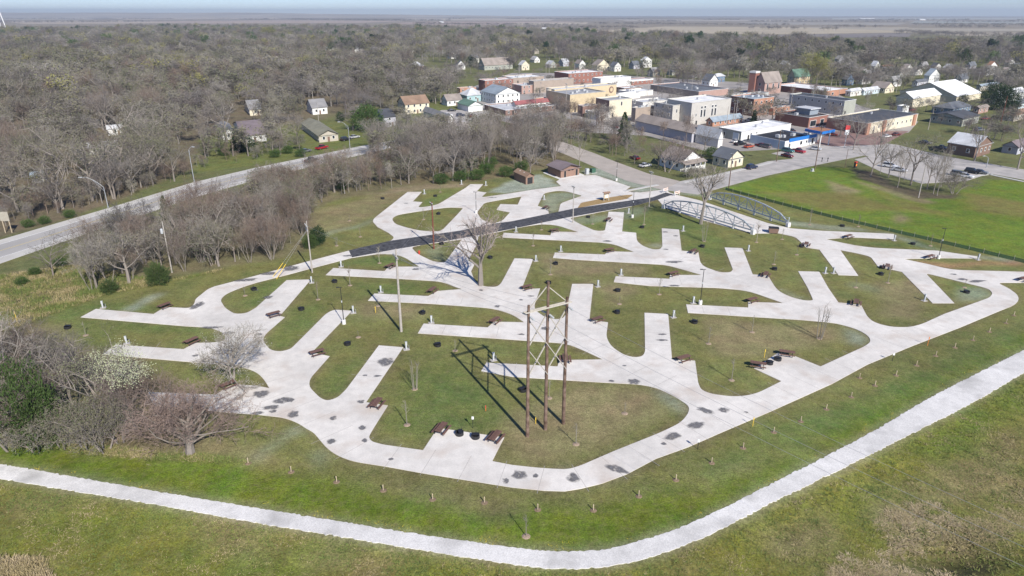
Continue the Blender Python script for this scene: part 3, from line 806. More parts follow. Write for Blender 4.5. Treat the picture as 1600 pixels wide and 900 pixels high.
def house(label, N4, wall, roof, ytop=None, wallh=2.7, ridge='e1', hip=False, rise=None, name='house', cat='house', porch=None, chimney=False, floors=1, win=True, over=.45, wall_l=None):
    N, a, b = place(*N4)
    a, b = min(a, 45), min(b, 40)
    if ytop: wallh = max(2.4, hgt(N4[0], N4[1], ytop))
    t = thing(name, label, cat, N)
    w = b if ridge == 'e1' else a
    rise = rise if rise is not None else min(3.4, w * .30)
    mb = MB()
    q = rect(a, b)
    mb.prism(q, 0, wallh - .002)
    z = lambda p, h_: Vector((p.x, p.y, h_))
    if not hip:
        if ridge == 'e1':
            g = [(q[0], q[3]), (q[1], q[2])]
        else:
            g = [(q[0], q[1]), (q[3], q[2])]
        for p, s in g:
            m = (p + s) / 2
            mb.add([z(p, wallh), z(s, wallh), z(m, wallh + rise)], [(0, 1, 2)])
    mb.build('wall', 'w_' + wall, t)
    r = MB()
    o = over; th = .18
    da, db = (E1, E2) if ridge == 'e1' else (E2, E1)
    la, lb = (a, b) if ridge == 'e1' else (b, a)
    dz = rise * o / (lb / 2)
    e0a, e0b = da * -o + db * -o, da * (la + o) + db * -o
    e1a, e1b = da * -o + db * (lb + o), da * (la + o) + db * (lb + o)
    hp = min(lb / 2, la / 2 - .3) if hip else 0
    ra, rb_ = da * (-o if not hip else hp - o) + db * lb / 2, da * (la + o if not hip else la - hp + o) + db * lb / 2
    H0, H1_ = wallh - dz, wallh + rise
    for up in (0, 1):
        k = th * up + .02
        v = [z(e0a, H0 + k), z(e0b, H0 + k), z(rb_, H1_ + k), z(ra, H1_ + k), z(e1a, H0 + k), z(e1b, H0 + k)]
        f = [(0, 1, 2, 3), (3, 2, 5, 4)]
        if hip: f += [(0, 3, 4), (1, 5, 2)]
        r.add(v, f)
    v = [z(p, H0 + k) for p in (e0a, e0b, e1b, e1a) for k in (.02, .02 + th)]
    r.add(v, [(0, 2, 3, 1), (2, 4, 5, 3), (4, 6, 7, 5), (6, 0, 1, 7)])
    ro = r.build('roof', 'r_' + roof, t)
    if chimney:
        c = MB(); p = (ra + rb_) / 2 + db * .4
        c.box((p.x, p.y, H1_ + .25), (.7, .7, 1.5), A1); c.build('chimney', 'w_brownbrick', ro)
    if win:
        autowin(t, 'R', a, wallh, floors, 3.4)
        autowin(t, 'L', b, wallh, floors, 3.6)
        win_strip(t, 'R', a, b, [(a * .5 if int(a / 3.4) % 2 == 0 else a * .5 + 1.4, .05, .95, 2.0)], matn='w_brownwall', fr=None, name='door')
    if porch:
        p = MB(); dpt = 2.2
        base = [E1 * .2 - E2 * dpt, E1 * (a - .2) - E2 * dpt, E1 * (a - .2) - E2 * .02, E1 * .2 - E2 * .02]
        p.prism(base, 0, .4); p.build('porch_floor', 'w_grey', t)
        top = [E1 * -.2 - E2 * (dpt + .3), E1 * (a + .2) - E2 * (dpt + .3), E1 * (a + .2) - E2 * .02, E1 * -.2 - E2 * .02]
        pr = MB()
        vs = [z(top[0], 2.55), z(top[1], 2.55), z(top[2], 3.3), z(top[3], 3.3)]
        vs += [v_ + Vector((0, 0, .14)) for v_ in vs]
        pr.add(vs, [(3, 2, 1, 0), (4, 5, 6, 7), (0, 1, 5, 4), (1, 2, 6, 5), (2, 3, 7, 6), (3, 0, 4, 7)])
        pr.build('porch_roof', 'r_' + roof, t)
        for i in range(5):
            c = MB(); pp = E1 * (.4 + (a - .8) * i / 4) - E2 * (dpt - .2)
            c.box((pp.x, pp.y, 1.5), (.22, .22, 2.2), A1); c.build('porch_post', 'w_white', t)
        rl = MB(); rl.beam(E1 * .4 - E2 * (dpt - .2) + Vector((0, 0, .95)), E1 * (a - .4) - E2 * (dpt - .2) + Vector((0, 0, .95)), .1, 1.0)
        rl.build('porch_rail', 'w_white', t)
    return t, N, a, b, wallh

# ---- campground buildings
t, N, a, b, h = house('brown block restroom building with plum gable roof beside the parking area', (876,278.5,856,905), 'blockbrown', 'plum', wallh=2.7, ridge='e2', rise=1.1, win=False, over=.6, name='restroom_building', cat='restroom')
win_strip(t, 'R', a, b, [(a * .22, .06, 1.0, 2.1), (a * .84, .06, 1.0, 2.1)], matn='rubber_dark', fr='w_block', name='door')
win_strip(t, 'R', a, b, [(a * .45, 2.0, .9, .3), (a * .62, 2.0, .9, .3)], matn='rubber_dark', fr=None, name='vent')
p = MB(); p.prism(rect(a, b, 1.4), -.02, .07); p.build('apron', 'white_conc', t)
t, N, a, b, h = house('small brown block shed with orange-brown roof and dark roll door', (821.5,288.5,803.5,834), 'blockbrown', 'tanb', wallh=2.5, ridge='e2', rise=.8, win=False, over=.3, name='storage_shed', cat='shed')
win_strip(t, 'R', a, b, [(a * .5, .03, a * .68, 2.1)], matn='rubber_dark', fr='w_block', name='roll_door')
for k in (.35, .7):
    v = MB(); v.tube((E1 * a * .3 + E2 * b * k + Vector((0, 0, 2.9))), (E1 * a * .3 + E2 * b * k + Vector((0, 0, 3.3))), .16, n=8)
    v.build('roof_vent', 'white_conc', t)

# ---- commercial centre
t, N, a, b, h = block('tan-yellow two-storey brick building with three small upper windows', (890,176,853,945), 148, 'yellow', 'gravel', wr=[(22, 4.2, .9, 2.2)], units=5, wall_l='tan', wl=[(8, 5.6, .7, 1.3), (10.2, 5.6, .7, 1.3), (12.4, 5.6, .7, 1.3), (5, .1, 1.3, 2.4), (14, .1, 2.2, 2.6)])
t, N, a, b, h = block('tan hall with pale roof and round dark emblem rising behind yellow building', (866,167.5,853,962), 140, 'yellow', 'pale', units=1, wr=None, door=False)
mb = MB(); c = E1 * (a - 4.5) - E2 * .05; mb.tube(c + Vector((0, 0, h - 2.8)) - Vector((E1.y, -E1.x, 0)) * -.02, c + Vector((E1.y, -E1.x, 0)) * .2 + Vector((0, 0, h - 2.8)), 1.9, n=20); mb.build('round_emblem', 'w_brownbrick', t)
mb = MB(); mb.tube(c + Vector((E1.y, -E1.x, 0)) * .21 + Vector((0, 0, h - 2.8)), c + Vector((E1.y, -E1.x, 0)) * .24 + Vector((0, 0, h - 2.8)), 1.2, n=20); mb.build('emblem_centre', 'w_tan', t)
block('large tan-grey warehouse block with blue-grey roof behind yellow building', (834,146,826,896), 127, 'stone', 'bluegrey', wr=None, units=1)
block('long red brick building with white parapet behind the warehouse block', (888,132,866,941), 115, 'brick', 'white', cap='w_white', floors=2, units=4)
block('white flat-roofed row with stepped parapets beside red brick building', (938,139,925,985), 123, 'white', 'white', units=5, wr=None)
block('low pavilion with broad pale overhanging roof on brick base', (979,134,966,1020), 126, 'brick', 'pale', units=0, band='paint_white')
block('long white metal-sided annex beside the cream brick building', (950,158,943,1000), 149, 'white', 'pale', units=1, wr=[(2.5, 1.0, 3.0, 2.4)])
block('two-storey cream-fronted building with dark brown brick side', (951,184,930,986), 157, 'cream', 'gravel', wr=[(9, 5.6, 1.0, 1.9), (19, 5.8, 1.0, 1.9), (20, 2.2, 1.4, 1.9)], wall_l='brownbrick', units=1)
block('small brown brick annex in front of cream building', (910,183,902,932), 166, 'brownbrick', 'pale', units=1)
block('low white-roofed storeroom at foot of cream building', (936,189,916,953), 177, 'offwhite', 'white', units=1, wr=None)
block('windowless dark grey block wall building between cream and stucco buildings', (992,191,986,1022), 169, 'stone', 'pale', wr=None, units=3)
t, N, a, b, h = block('tall grey stucco hall with white roof and four arched windows', (1078,197,1040,1139), 161, 'stucco', 'white', wr=None, units=1)
win_strip(t, 'R', a, b, [(a * k, 3.6, 1.2, 3.4) for k in (.25, .33, .52, .60)]); win_strip(t, 'R', a, b, [(a * k, 7.6, 1.2, 1.0) for k in (.25, .33, .52, .60)]); win_strip(t, 'R', a, b, [(a * .12, 4.2, .7, 1.4)])
block('grey stucco three-storey wing with small white-framed windows and chimneys', (1049,195,1020,1078), 165, 'stucco', 'gravel', wr=[(3, 5.5, .9, 1.6), (9, 5.5, .8, 1.6), (11, 5.5, .8, 1.6), (3, .8, .9, 1.4), (9, .8, .8, 1.6), (12, .8, .9, 1.6), (17, 5.5, .9, 1.6), (17, .8, .9, 1.6)], units=3, wl='auto', floors=3)
block('long dark brick store with white coping and stone corner front', (1091,153,1016,1137), 143, 'pinkbrick', 'slate', wall_l='stone', cap='paint_white', units=4, wr=None)
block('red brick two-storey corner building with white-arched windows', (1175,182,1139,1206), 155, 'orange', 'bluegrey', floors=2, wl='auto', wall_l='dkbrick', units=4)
t = house('orange brick shop with blue-grey lean roof below stucco hall', (1113,198,1103,1159), 'orange', 'bluegrey', ytop=191, ridge='e1', rise=1.6, name='commercial_building', cat='building')
t, N, a, b, h = block('long white flat-roofed garage building with blue door', (1157,221,1122,1234), 206, 'white', 'white', wr=[(7, 1.2, 1.0, 1.6), (11, 1.2, 1.0, 1.6)], wall_l='sage', wl=[(10, 1, 1.2, 1.6), (14, 1, 1.2, 1.6)], units=2)
win_strip(t, 'L', a, b, [(3.0, .05, 3.2, 3.0)], matn='w_paleblue', fr='w_white', name='garage_door')
t, N, a, b, h = block('white store with black roof and bright blue fascia by the red pickup', (1225,234.5,1171,1273), 221, 'white', 'black', wr=None, wall_l='paleblue', units=3, cap=None)
win_strip(t, 'R', a, b, [(a * .25, .05, 4.2, 2.6)], matn='w_white', fr='w_grey', name='garage_door'); win_strip(t, 'R', a, b, [(a * .52, .9, 1.6, 1.4), (a * .9, .3, 1.4, 2.3), (a * .7, 1.2, 1.0, 1.0)])
mb = MB(); mb.beam(E1 * a * .12 - E2 * .12 + Vector((0, 0, h + .1)), E1 * (a + .1) - E2 * .12 + Vector((0, 0, h + .1)), .3, 1.3); mb.build('blue_fascia', 'blue_paint', t)
# fuel canopy
N, a, b = place(1281,231,1254,1301)
hc = hgt(1281, 231, 206)
t = thing('fuel_canopy', 'flat blue-edged fuel station canopy on slim posts beside the store', 'canopy', N)
mb = MB(); mb.prism(rect(a, b), hc - 1.0, hc); mb.build('canopy_slab', 'blue_paint', t)
mb = MB(); mb.prism(rect(a, b, -.4), hc, hc + .02); mb.build('canopy_roof', 'r_rust', t)
for u, w_ in ((.15, .15), (.85, .15), (.15, .85), (.85, .85)):
    c = MB(); p = E1 * a * u + E2 * b * w_; c.box((p.x, p.y, (hc - 1) / 2), (.35, .35, hc - 1), A1); c.build('post', 'paint_white', t)
t, N, a, b, h = block('orange brick civic building wing with dark flat roof and picture windows', (1262,200,1210,1292), 184, 'brick', 'dark', wr=[(4, .5, 5, 2.6), (12, .3, 3, 2.8)], wall_l='brick', units=1)
mb = MB(); q = [E1 * a * .55 + E2 * b * .3, E1 * a * 1.0 + E2 * b * .3, E1 * a * 1.0 + E2 * b * .7, E1 * a * .55 + E2 * b * .7]; mb.prism(q, h - .4, h + 2.2); cl = mb.build('clerestory', 'glass_pale', t)
mb = MB(); c0 = sum(q, Vector()) / 4; mb.prism([c0 + (p - c0) * 1.2 for p in q], h + 2.2, h + 2.6); mb.build('clerestory_roof', 'r_pale', cl)
t, N, a, b, h = block('long civic building with dark roof, brick ends and cream pillars', (1352,211,1290,1431), 193, 'cream', 'dark', wr='auto', wall_l='brick', units=1)
for u in (.02, .32, .93):
    mb = MB(); mb.box((E1 * (a * u) - E2 * .2 + Vector((0, 0, h / 2))), (2.6, .8, h + .2), A1); mb.build('brick_pier', 'w_orange', t)
block('long grey two-storey storehouse with white roof edge and dark windows', (1316,181,1231,1334), 158, 'sage', 'dark', cap='paint_white', wl='auto', floors=2, wr=None, wall_l='grey', units=1)
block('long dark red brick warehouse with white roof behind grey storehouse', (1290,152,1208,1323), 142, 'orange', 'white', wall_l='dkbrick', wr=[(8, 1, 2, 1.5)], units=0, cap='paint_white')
# brick church
t, N, a, b, h = house('red brick church with tan gable roof and square corner tower', (1193,148,1178,1219), 'pinkbrick', 'taupe', ytop=129, ridge='e1', rise=6, name='church', cat='church', win=False)
autowin(t, 'R', a, h, 1, 6, 1.6, 4.0); autowin(t, 'L', b, h, 2, 5, 1.5, 3.0)
mb = MB(); mb.box(E2 * (b + 1.5) + Vector((0, 0, h * .85)), (4.6, 4.6, h * 1.7), A1); tw = mb.build('tower', 'w_brick', t)
mb = MB(); c = E2 * (b + 1.5)
mb.prism([c + E1 * sx * 2.5 + Vector((-E1.y, E1.x, 0)) * sy * 2.5 for sx, sy in ((-1, -1), (1, -1), (1, 1), (-1, 1))], h * 1.7, h * 1.7 + 1.2); mb.build('tower_crown', 'w_offwhite', tw)
# big halls
house('huge white-roofed hall with tan gable end', (1493,161,1405,1531), 'cream', 'white', ytop=151, ridge='e1', rise=6.5, name='hall', cat='hall', win=False)
t, N, a, b, h = house('cream metal-sided hall with white two-level roof below the huge hall', (1424,169,1398,1467), 'cream', 'white', ytop=154, ridge='e1', rise=3.0, name='hall', cat='hall', win=False)
win_strip(t, 'R', a, b, [(a * (k + .5) / 9, 1.6, .8, .9) for k in range(9)])

HOUSES = [
 ('white bungalow with taupe roof and pillared porch behind the lawn corner', (1063,268,1030,1096), 'white', 'taupe', dict(wallh=3.1, ridge='e2', rise=3.2, porch=True, chimney=True)),
 ('small cream house with grey gable roof beside the blue SUV', (1137,263,1113,1160), 'cream', 'slate', dict(wallh=3.2, ridge='e2', rise=2.6)),
 ('white round-fronted garage beside the white flat-roofed garage building', (1121,231,1086,1128), 'offwhite', 'pale', dict(wallh=4.2, ridge='e2', rise=2.8, win=False, name='garage', cat='garage')),
 ('long low shed with taupe roof and blue-grey side behind the dark spruce', (1080,223,990,1104), 'lilac', 'taupe', dict(wallh=4.0, ridge='e2', rise=2.4, win=False, name='long_shed', cat='shed')),
 ('white house with grey roof behind the dark cedar above the highway', (381,224,360,417), 'white', 'plum', dict(wallh=2.8, ridge='e1')),
 ('white cottage wing under the huge bare tree above the highway', (349,219,341,368), 'white', 'grey', dict(wallh=2.9, ridge='e2')),
 ('grey-beige ranch house with olive roof above the highway', (499,223,467,529), 'beige', 'olive', dict(wallh=2.8, ridge='e2', rise=1.8)),
 ('white square house with grey roof behind the grey-beige ranch house', (489,179.5,480,512), 'white', 'grey', dict(wallh=3.6, ridge='e1')),
 ('cream house half hidden by bare trees at the woods edge', (391,181,383,409), 'cream', 'grey', dict(wallh=3.2)),
 ('tall cream house with bright brown gable roof', (634,179,622,671), 'cream', 'tanb', dict(wallh=5.2, ridge='e1', rise=3.4, floors=2)),
 ('white garage with green gable roof', (732,175,715,754), 'white', 'greenr', dict(wallh=3.2, ridge='e2', rise=2.0, name='garage', cat='garage', win=False)),
 ('pale teal house with light grey hip roof', (730,160,718,757), 'teal', 'pale', dict(wallh=4.0, hip=True)),
 ('small white cottage beside the pale teal house', (699,166,690,722), 'white', 'taupe', dict(wallh=3.2)),
 ('white and grey two-storey house behind the red-roofed shop', (775,164,752,812), 'white', 'bluegrey', dict(wallh=6.0, ridge='e2', floors=2)),
 ('long church hall with brown roof among trees behind the red brick shop', (757,110,748,801), 'sage', 'taupe', dict(wallh=4.5, ridge='e1', rise=6, name='church_hall', cat='hall')),
 ('pink brick house with grey hip roof among bare trees', (645,114,639,662), 'pinkbrick', 'pale', dict(wallh=6, hip=True, floors=2)),
 ('white gable-fronted cottage beside round evergreen bushes', (714,109,712,727), 'white', 'slate', dict(wallh=4.0, ridge='e2', rise=4)),
 ('grey-roofed garage with white front near the highway corner', (700,198,662,708), 'white', 'grey', dict(wallh=3.6, ridge='e2', rise=1.8, name='garage', cat='garage', win=False)),
 ('lilac-grey house with black roof beside the crimson bush', (600,199,584,619), 'lilac', 'dark', dict(wallh=4.6, ridge='e1', rise=2.6, floors=2)),
 ('tall white gabled farmhouse above the woods', (590,92,579,602), 'white', 'pale', dict(wallh=7.5, ridge='e2', rise=4.5, floors=2)),
 ('low white shed in front of the tall white farmhouse', (588,104,579,600), 'white', 'pale', dict(wallh=3.6, ridge='e2')),
 ('white house with grey hip roof beside the tall farmhouse', (552,83,545,568), 'white', 'pale', dict(wallh=5, hip=True)),
 ('white gabled house far among the woods trees', (514,79,508,524), 'white', 'pale', dict(wallh=4.5, ridge='e2', rise=4)),
 ('tan house with green gable roof beside the yellow-green tree', (1240,133,1229,1264), 'tan', 'greenr', dict(wallh=6, ridge='e1', rise=5, floors=2)),
 ('dark blue house with steep slate roof behind the brick warehouse', (1322,134,1314,1333), 'blue', 'slate', dict(wallh=4.5, ridge='e2', rise=3.5)),
 ('white hip-roofed cottage beside the light blue ranch house', (1328,151,1320,1347), 'offwhite', 'pale', dict(wallh=3.4, hip=True)),
 ('light blue ranch house with pale roof', (1349,149,1340,1373), 'paleblue', 'pale', dict(wallh=3.0, ridge='e1')),
 ('pale yellow house end with taupe roof behind the light blue ranch', (1382,146,1360,1396), 'cream', 'taupe', dict(wallh=3.4, ridge='e2')),
 ('white house with pale roof near dark evergreen bush', (1346,132,1338,1360), 'white', 'pale', dict(wallh=4.2, ridge='e1')),
 ('white gabled house beside the red-tiled roof house', (1365,114,1358,1373), 'white', 'pale', dict(wallh=6, ridge='e2', rise=4, floors=2)),
 ('house with rust-red roof among bare trees', (1379,113,1374,1394), 'lilac', 'rust', dict(wallh=5)),
 ('white church with grey roof and small steeple among dark trees', (1450,131,1442,1466), 'white', 'bluegrey', dict(wallh=6, ridge='e2', rise=4.5, name='church', cat='church')),
 ('low house with slate roof below the white steepled church', (1432,136,1424,1448), 'lilac', 'slate', dict(wallh=3.6)),
 ('slate-blue low ranch house with dark hip roof below the cream hall', (1487,180,1455,1516), 'blue', 'slate', dict(wallh=3.2, hip=True, rise=2.2)),
 ('dark-roofed duplex with grey panelled side near the street', (1502,198,1452,1528), 'sage', 'dark', dict(wallh=3.6, ridge='e1', rise=1.6)),
 ('long white storage barn with pale roof beyond the dark evergreens', (1558,164,1545,1598), 'white', 'pale', dict(wallh=5, ridge='e1', rise=2.5, name='barn', cat='barn', win=False)),
 ('low pale-roofed house beyond the huge hall', (1531,143,1524,1560), 'beige', 'bluegrey', dict(wallh=3.6, ridge='e1')),
 ('pale blue house with slate roof by the evergreens', (1590,172,1576,1620), 'paleblue', 'slate', dict(wallh=3.5)),
 ('small pink-brown cottage beside the slate-blue ranch', (1528,178,1520,1543), 'pinkbrick', 'taupe', dict(wallh=3.0)),
 ('brown-roofed house with white awning near the red car', (1583,190,1566,1612), 'beige', 'brown', dict(wallh=3.2, hip=True)),
 ('dark brown house with pale grey gable roof behind street trees', (1521,247,1478,1546), 'brownwall', 'pale', dict(wallh=4.2, ridge='e2', rise=3.0)),
 ('blue-grey cottage half behind big roadside tree', (1588,242,1564,1612), 'lilac', 'plum', dict(wallh=2.9, ridge='e1')),
 ('blue house with pale hip roof behind the brick store', (1118,129,1110,1132), 'blue', 'pale', dict(wallh=4.5, hip=True)),
 ('white gable-fronted house with slate roof behind the brick store', (1108,136,1096,1121), 'white', 'slate', dict(wallh=4.5, ridge='e2', rise=4)),
 ('beige steep-gabled house behind the red brick building', (933,111,924,952), 'cream', 'taupe', dict(wallh=5, ridge='e2', rise=5)),
 ('white two-storey house among trees behind the stores', (1004,106,1000,1018), 'white', 'pale', dict(wallh=7, ridge='e2', rise=3, floors=2)),
 ('cream gabled house behind the far storefront roofs', (815,110,810,827), 'cream', 'pale', dict(wallh=5, ridge='e2', rise=3.5)),
 ('white gable-roofed house with red side roof on the far town edge', (1541,118,1536,1556), 'white', 'rust', dict(wallh=7, ridge='e2', rise=4)),
 ('white mobile home partly hidden by woods left of the gravel drive', (170,212,150,192), 'white', 'pale', dict(wallh=3, ridge='e1', rise=1.2)),
 ('long pale-roofed house hidden in the woods above the highway', (140,242,105,190), 'offwhite', 'pale', dict(wallh=2.8, ridge='e1', rise=1.4)),
 ('small grey shed in the woods near the highway sign', (52,287,42,61), 'grey', 'bluegrey', dict(wallh=2.4, win=False, name='shed', cat='shed')),
 ('dark teal cabin with flat white-edged roof behind the thicket', (704,246,690,752), 'teal', 'slate', dict(wallh=2.8, ridge='e1', rise=.8)),
]
for lab, n4, w_, r_, kw in HOUSES:
    house(lab, n4, w_, r_, **kw)
block('low orange brick building behind the white cottage', (719,146,714,744), 138, 'orange', 'gravel', units=1)
block('red brick shop with white parapet behind the white two-storey house', (758,143,748,802), 126, 'brick', 'white', cap='paint_white', floors=2, units=2)
block('low brown brick shop with flat white roof at the street corner', (790,181,757,868), 173, 'brownbrick', 'pale', cap='paint_white', units=1)
house('red-roofed shop with white fascia behind the low brick shop', (806,174,800,860), 'white', 'red', wallh=3.6, ridge='e1', rise=1.5, name='commercial_building', cat='building')
block('low white-roofed store row between pavilion and long brick store', (985,152,966,1020), 144, 'offwhite', 'white', units=4, wr=None)
block('low pale-roofed store behind the windowless grey block', (1004,170,986,1046), 160, 'offwhite', 'pale', units=3, wr=None)
block('small orange brick store beside the yellow building', (838,163,832,857), 155, 'orange', 'pale', units=1)
block('wide white-roofed store row behind the white two-storey house', (802,131,784,850), 122, 'stone', 'white', units=5, wr=None)
block('pink brick store with pale roof behind the red-roofed shop', (815,147,800,838), 134, 'pinkbrick', 'pale', units=2, floors=2)
block('low orange brick annex beside the red brick corner building', (1207,180,1203,1233), 169, 'orange', 'pale', units=2)
block('plain white block garage beside the red car', (1408,182,1399,1418), 166, 'white', 'pale', units=0, wr=None)
block('low brown brick store with white roof behind the tan hall', (975,146,962,1003), 138, 'brownbrick', 'white', units=2)
block('flat-roofed grey store behind the red brick corner building', (1150,160,1138,1200), 150, 'grey', 'gravel', units=3)
# small far houses among the canopy
FARH = [(25,47),(75,46),(185,44),(296,43),(228,81),(327,82),(348,62),(383,53),(8,78),(470,66),(620,88),(660,75),(690,84),(835,84),(1020,120),(1050,118),(1085,122),(1150,98),(1345,118),(1405,122),(1395,136),(1480,112),(1500,120),(1515,108),(1570,118),(1350,126),(1260,104),(1575,104),(1440,108),(560,72),(530,70),(640,82),(445,74),(880,104),(905,108),(860,106),(1055,108),(1328,120),(610,86),(575,98),(500,92),(540,100),(350,95),(400,88),(280,72),(130,60),(60,62),(705,92),(780,98),(835,98),(990,108),(1165,110),(1190,108),(1290,110),(1310,100),(1375,124),(1415,112),(1430,118),(1460,110),(1500,130),(1560,128),(1590,124),(1585,112),(1225,108),(960,112),(740,98),(680,70),(770,70),(900,72),(1000,76),(1120,80),(1200,84),(1300,86),(1400,92),(1500,90),(1560,88)]
rg = random.Random(12)
for i, (x, y) in enumerate(FARH):
    s = FPX * 8.5 / depth(at(x, y))
    wc, rc = rg.choice(['white', 'offwhite', 'offwhite', 'beige', 'lilac', 'sage']), rg.choice(['pale', 'slate', 'taupe', 'grey', 'grey', 'dark'])
    fh = house('small %s house with %s roof among the far town trees' % (dict(offwhite='off-white', lilac='lilac-grey', sage='sage-grey').get(wc, wc), dict(pale='pale grey', dark='dark grey').get(rc, rc)), (x, y, x - s * .55, x + s * .7), wc, rc, wallh=rg.choice([3.2, 4, 5]), ridge=rg.choice(['e1', 'e2']), rise=3.2, win=(y > 95))
    fh[0]['group'] = 'far houses among the town trees'

# ================================================================== campground furniture
def shift(o, px, py, rz=0, z=0.0):
    p = at(px, py); o.location = (p.x, p.y, z); o.rotation_euler = (0, 0, rz); return o
LAND = [((851,672),'the tall three-pole line structure'), ((1100,345),'the steel trusses'), ((362,592),'the white-blossom tree'), ((751,445),'the big pale bare tree on the drive'), ((655,393),'the red hydrant'), ((946,312),'the notice kiosk'), ((537,503),'the lamp post by the grey pole'), ((627,517),'the tall pale grey pole'), ((1094,475),'the middle lamp post'), ((1467,403),'the lamp post by the green mesh fence'), ((488,425),'the guyed wooden pole'), ((297,712),'the big brown spreading tree'), ((1230,565),'the double table pad by the outer road'), ((730,690),'the wide pad with two open fire rings'), ((250,443),'the round cedar bush'), ((1208,361),'the brown dumpster'), ((820,285),'the small shed')]
LAND = [(at(*p), n) for p, n in LAND]
def near_to(px, py, rmax=24):
    p = at(px, py)
    d, n = min(((q - p).length, n) for q, n in LAND)
    return n if d < rmax else None
def lab(base, px, py, rest, rmax=24):
    n = near_to(px, py, rmax)
    return base + (' near ' + n if n else ' ' + rest)

def picnic():
    t = thing('picnic_table', 'x', 'picnic table', group='picnic tables on the campsite pads')
    for i in range(4):
        mb = MB(); mb.box((0, -.33 + .22 * i, .75), (2.3, .20, .05)); mb.build('top_board', 'table_top', t)
    for s in (-1, 1):
        mb = MB(); mb.box((0, s * .78, .45), (2.3, .28, .05)); mb.build('bench_seat', 'table_top', t)
    for s in (-1, 1):
        mb = MB()
        mb.beam((s * .8, -.30, .73), (s * .8, -.62, .02), .07, .07); mb.beam((s * .8, .30, .73), (s * .8, .62, .02), .07, .07); mb.beam((s * .8, -.88, .40), (s * .8, .88, .40), .06, .06)
        mb.beam((s * .8, -.4, .70), (s * .8, .4, .70), .05, .05)
        mb.build('leg_frame', 'black_metal', t)
    return t
PT = [(258,481.5,60),(300,537,60),(357,606,50),(428,495,40),(496,555,35),(589,635.5,75),(690,675,70),(774,688,65),(676,457,70),(774,505,60),(610,419,60),(823,452.5,35),(933,503,35),(883,565,90),(1068,564.5,30),(1184,574,-20),(1229,556,-20),(1175,472.5,30),(1052,431,30),(952,394,30),(866,363,30),(1084,396,60),(951,346,70),(853,327,70),(1196,432.5,60),(1337,476.5,60),(1259,385,60),(1386,420,60),(1325,372.5,30),(1453,404.5,30),(1599,439.5,30)]
pr = picnic()
for i, (x, y, a) in enumerate(PT):
    o = pr if i == 0 else copy_tree(pr)
    shift(o, x, y, R(a), .06)
    o['label'] = lab('brown picnic table', x, y, 'on a campsite pad among the lawns')

def ring():
    t = thing('fire_ring', 'x', 'fire ring', group='black steel fire rings on the campsites')
    mb = MB(); mb.lathe([(.42, .06), (.44, 0), (.48, 0), (.48, .34), (.42, .34), (.42, .06), (0.01, .06)], 16); mb.build('steel_ring', 'black_metal', t)
    mb = MB(); mb.lathe([(.41, .07), (.2, .10), (.01, .11)], 12); mb.build('ash_bed', 'char', t)
    mb = MB(); mb.box((0, .12, .38), (.80, .50, .03)); mb.beam((-.40, .36, .36), (-.40, .36, .60), .04, .04); mb.beam((.40, .36, .36), (.40, .36, .60), .04, .04); mb.build('grate', 'black_metal', t)
    return t
FR = [(106,513),(397,453),(471,484),(543,538.5),(660,490),(684,540.5),(523,441),(598,311),(680,307),(685,335),(690,382),(766,403.5),(919,340),(1003,356),(1097,386),(868,413),(857,443),(965,455),(964,489),(1085,504.5),(817,611),(1316,354),(1426,382),(1376,429.5),(1210,421.5),(1510,457.5),(1215,563),(1202,569),(718,679.5),(743,684.5),(1252,386),(1378,419)]  # last two rings are added, standing in for shade at table ends
pr = ring()
for i, (x, y) in enumerate(FR):
    o = pr if i == 0 else copy_tree(pr)
    onpad = (x, y) in ((1215,563),(1202,569),(718,679.5),(743,684.5))
    shift(o, x, y, i * 1.3, .06 if onpad else 0)
    if not onpad: o.scale = (1.15, 1.15, 1.3)
    o['label'] = lab('black steel fire ring', x, y, 'on the lawn of an inner campsite')

def pedestal():
    t = thing('utility_pedestal', 'x', 'utility pedestal', group='hookup pedestals beside the campsite pads')
    mb = MB(); mb.box((0, 0, .03), (1.0, .8, .06)); mb.build('base_slab', 'street', t)
    mb = MB(); mb.box((0, 0, .55), (.24, .20, .95)); mb.build('post', 'ped_grey', t)
    mb = MB(); mb.box((0, -.03, 1.08), (.30, .25, .50)); mb.prism([(-.17, -.17, 0), (.17, -.17, 0), (.17, .11, 0), (-.17, .11, 0)], 1.33, 1.38); mb.build('outlet_box', 'ped_grey', t)
    mb = MB(); mb.tube((.45, .1, 0), (.45, .1, .7), .045, n=6); mb.build('water_tap', 'galv', t)
    return t
PD = [(161,481),(198,537),(533,417),(487,442),(595,457),(552,489),(674,504.5),(635,546),(771,563),(663,303),(759,290),(837,408),(934,448),(982,333),(1067,361),(1169,392),(876,393),(970,430),(1083,474),(1052,496),(806,362.5),(850,312),(1289,427),(1302,427),(1397,376),(1528,406),(1444,470),(721,288),(1300,424)]
pr = pedestal()
for i, (x, y) in enumerate(PD[:-1]):
    o = pr if i == 0 else copy_tree(pr)
    shift(o, x, y, R(20), 0)
    o['label'] = lab('grey-white utility pedestal', x, y, 'at the head of a campsite pad')

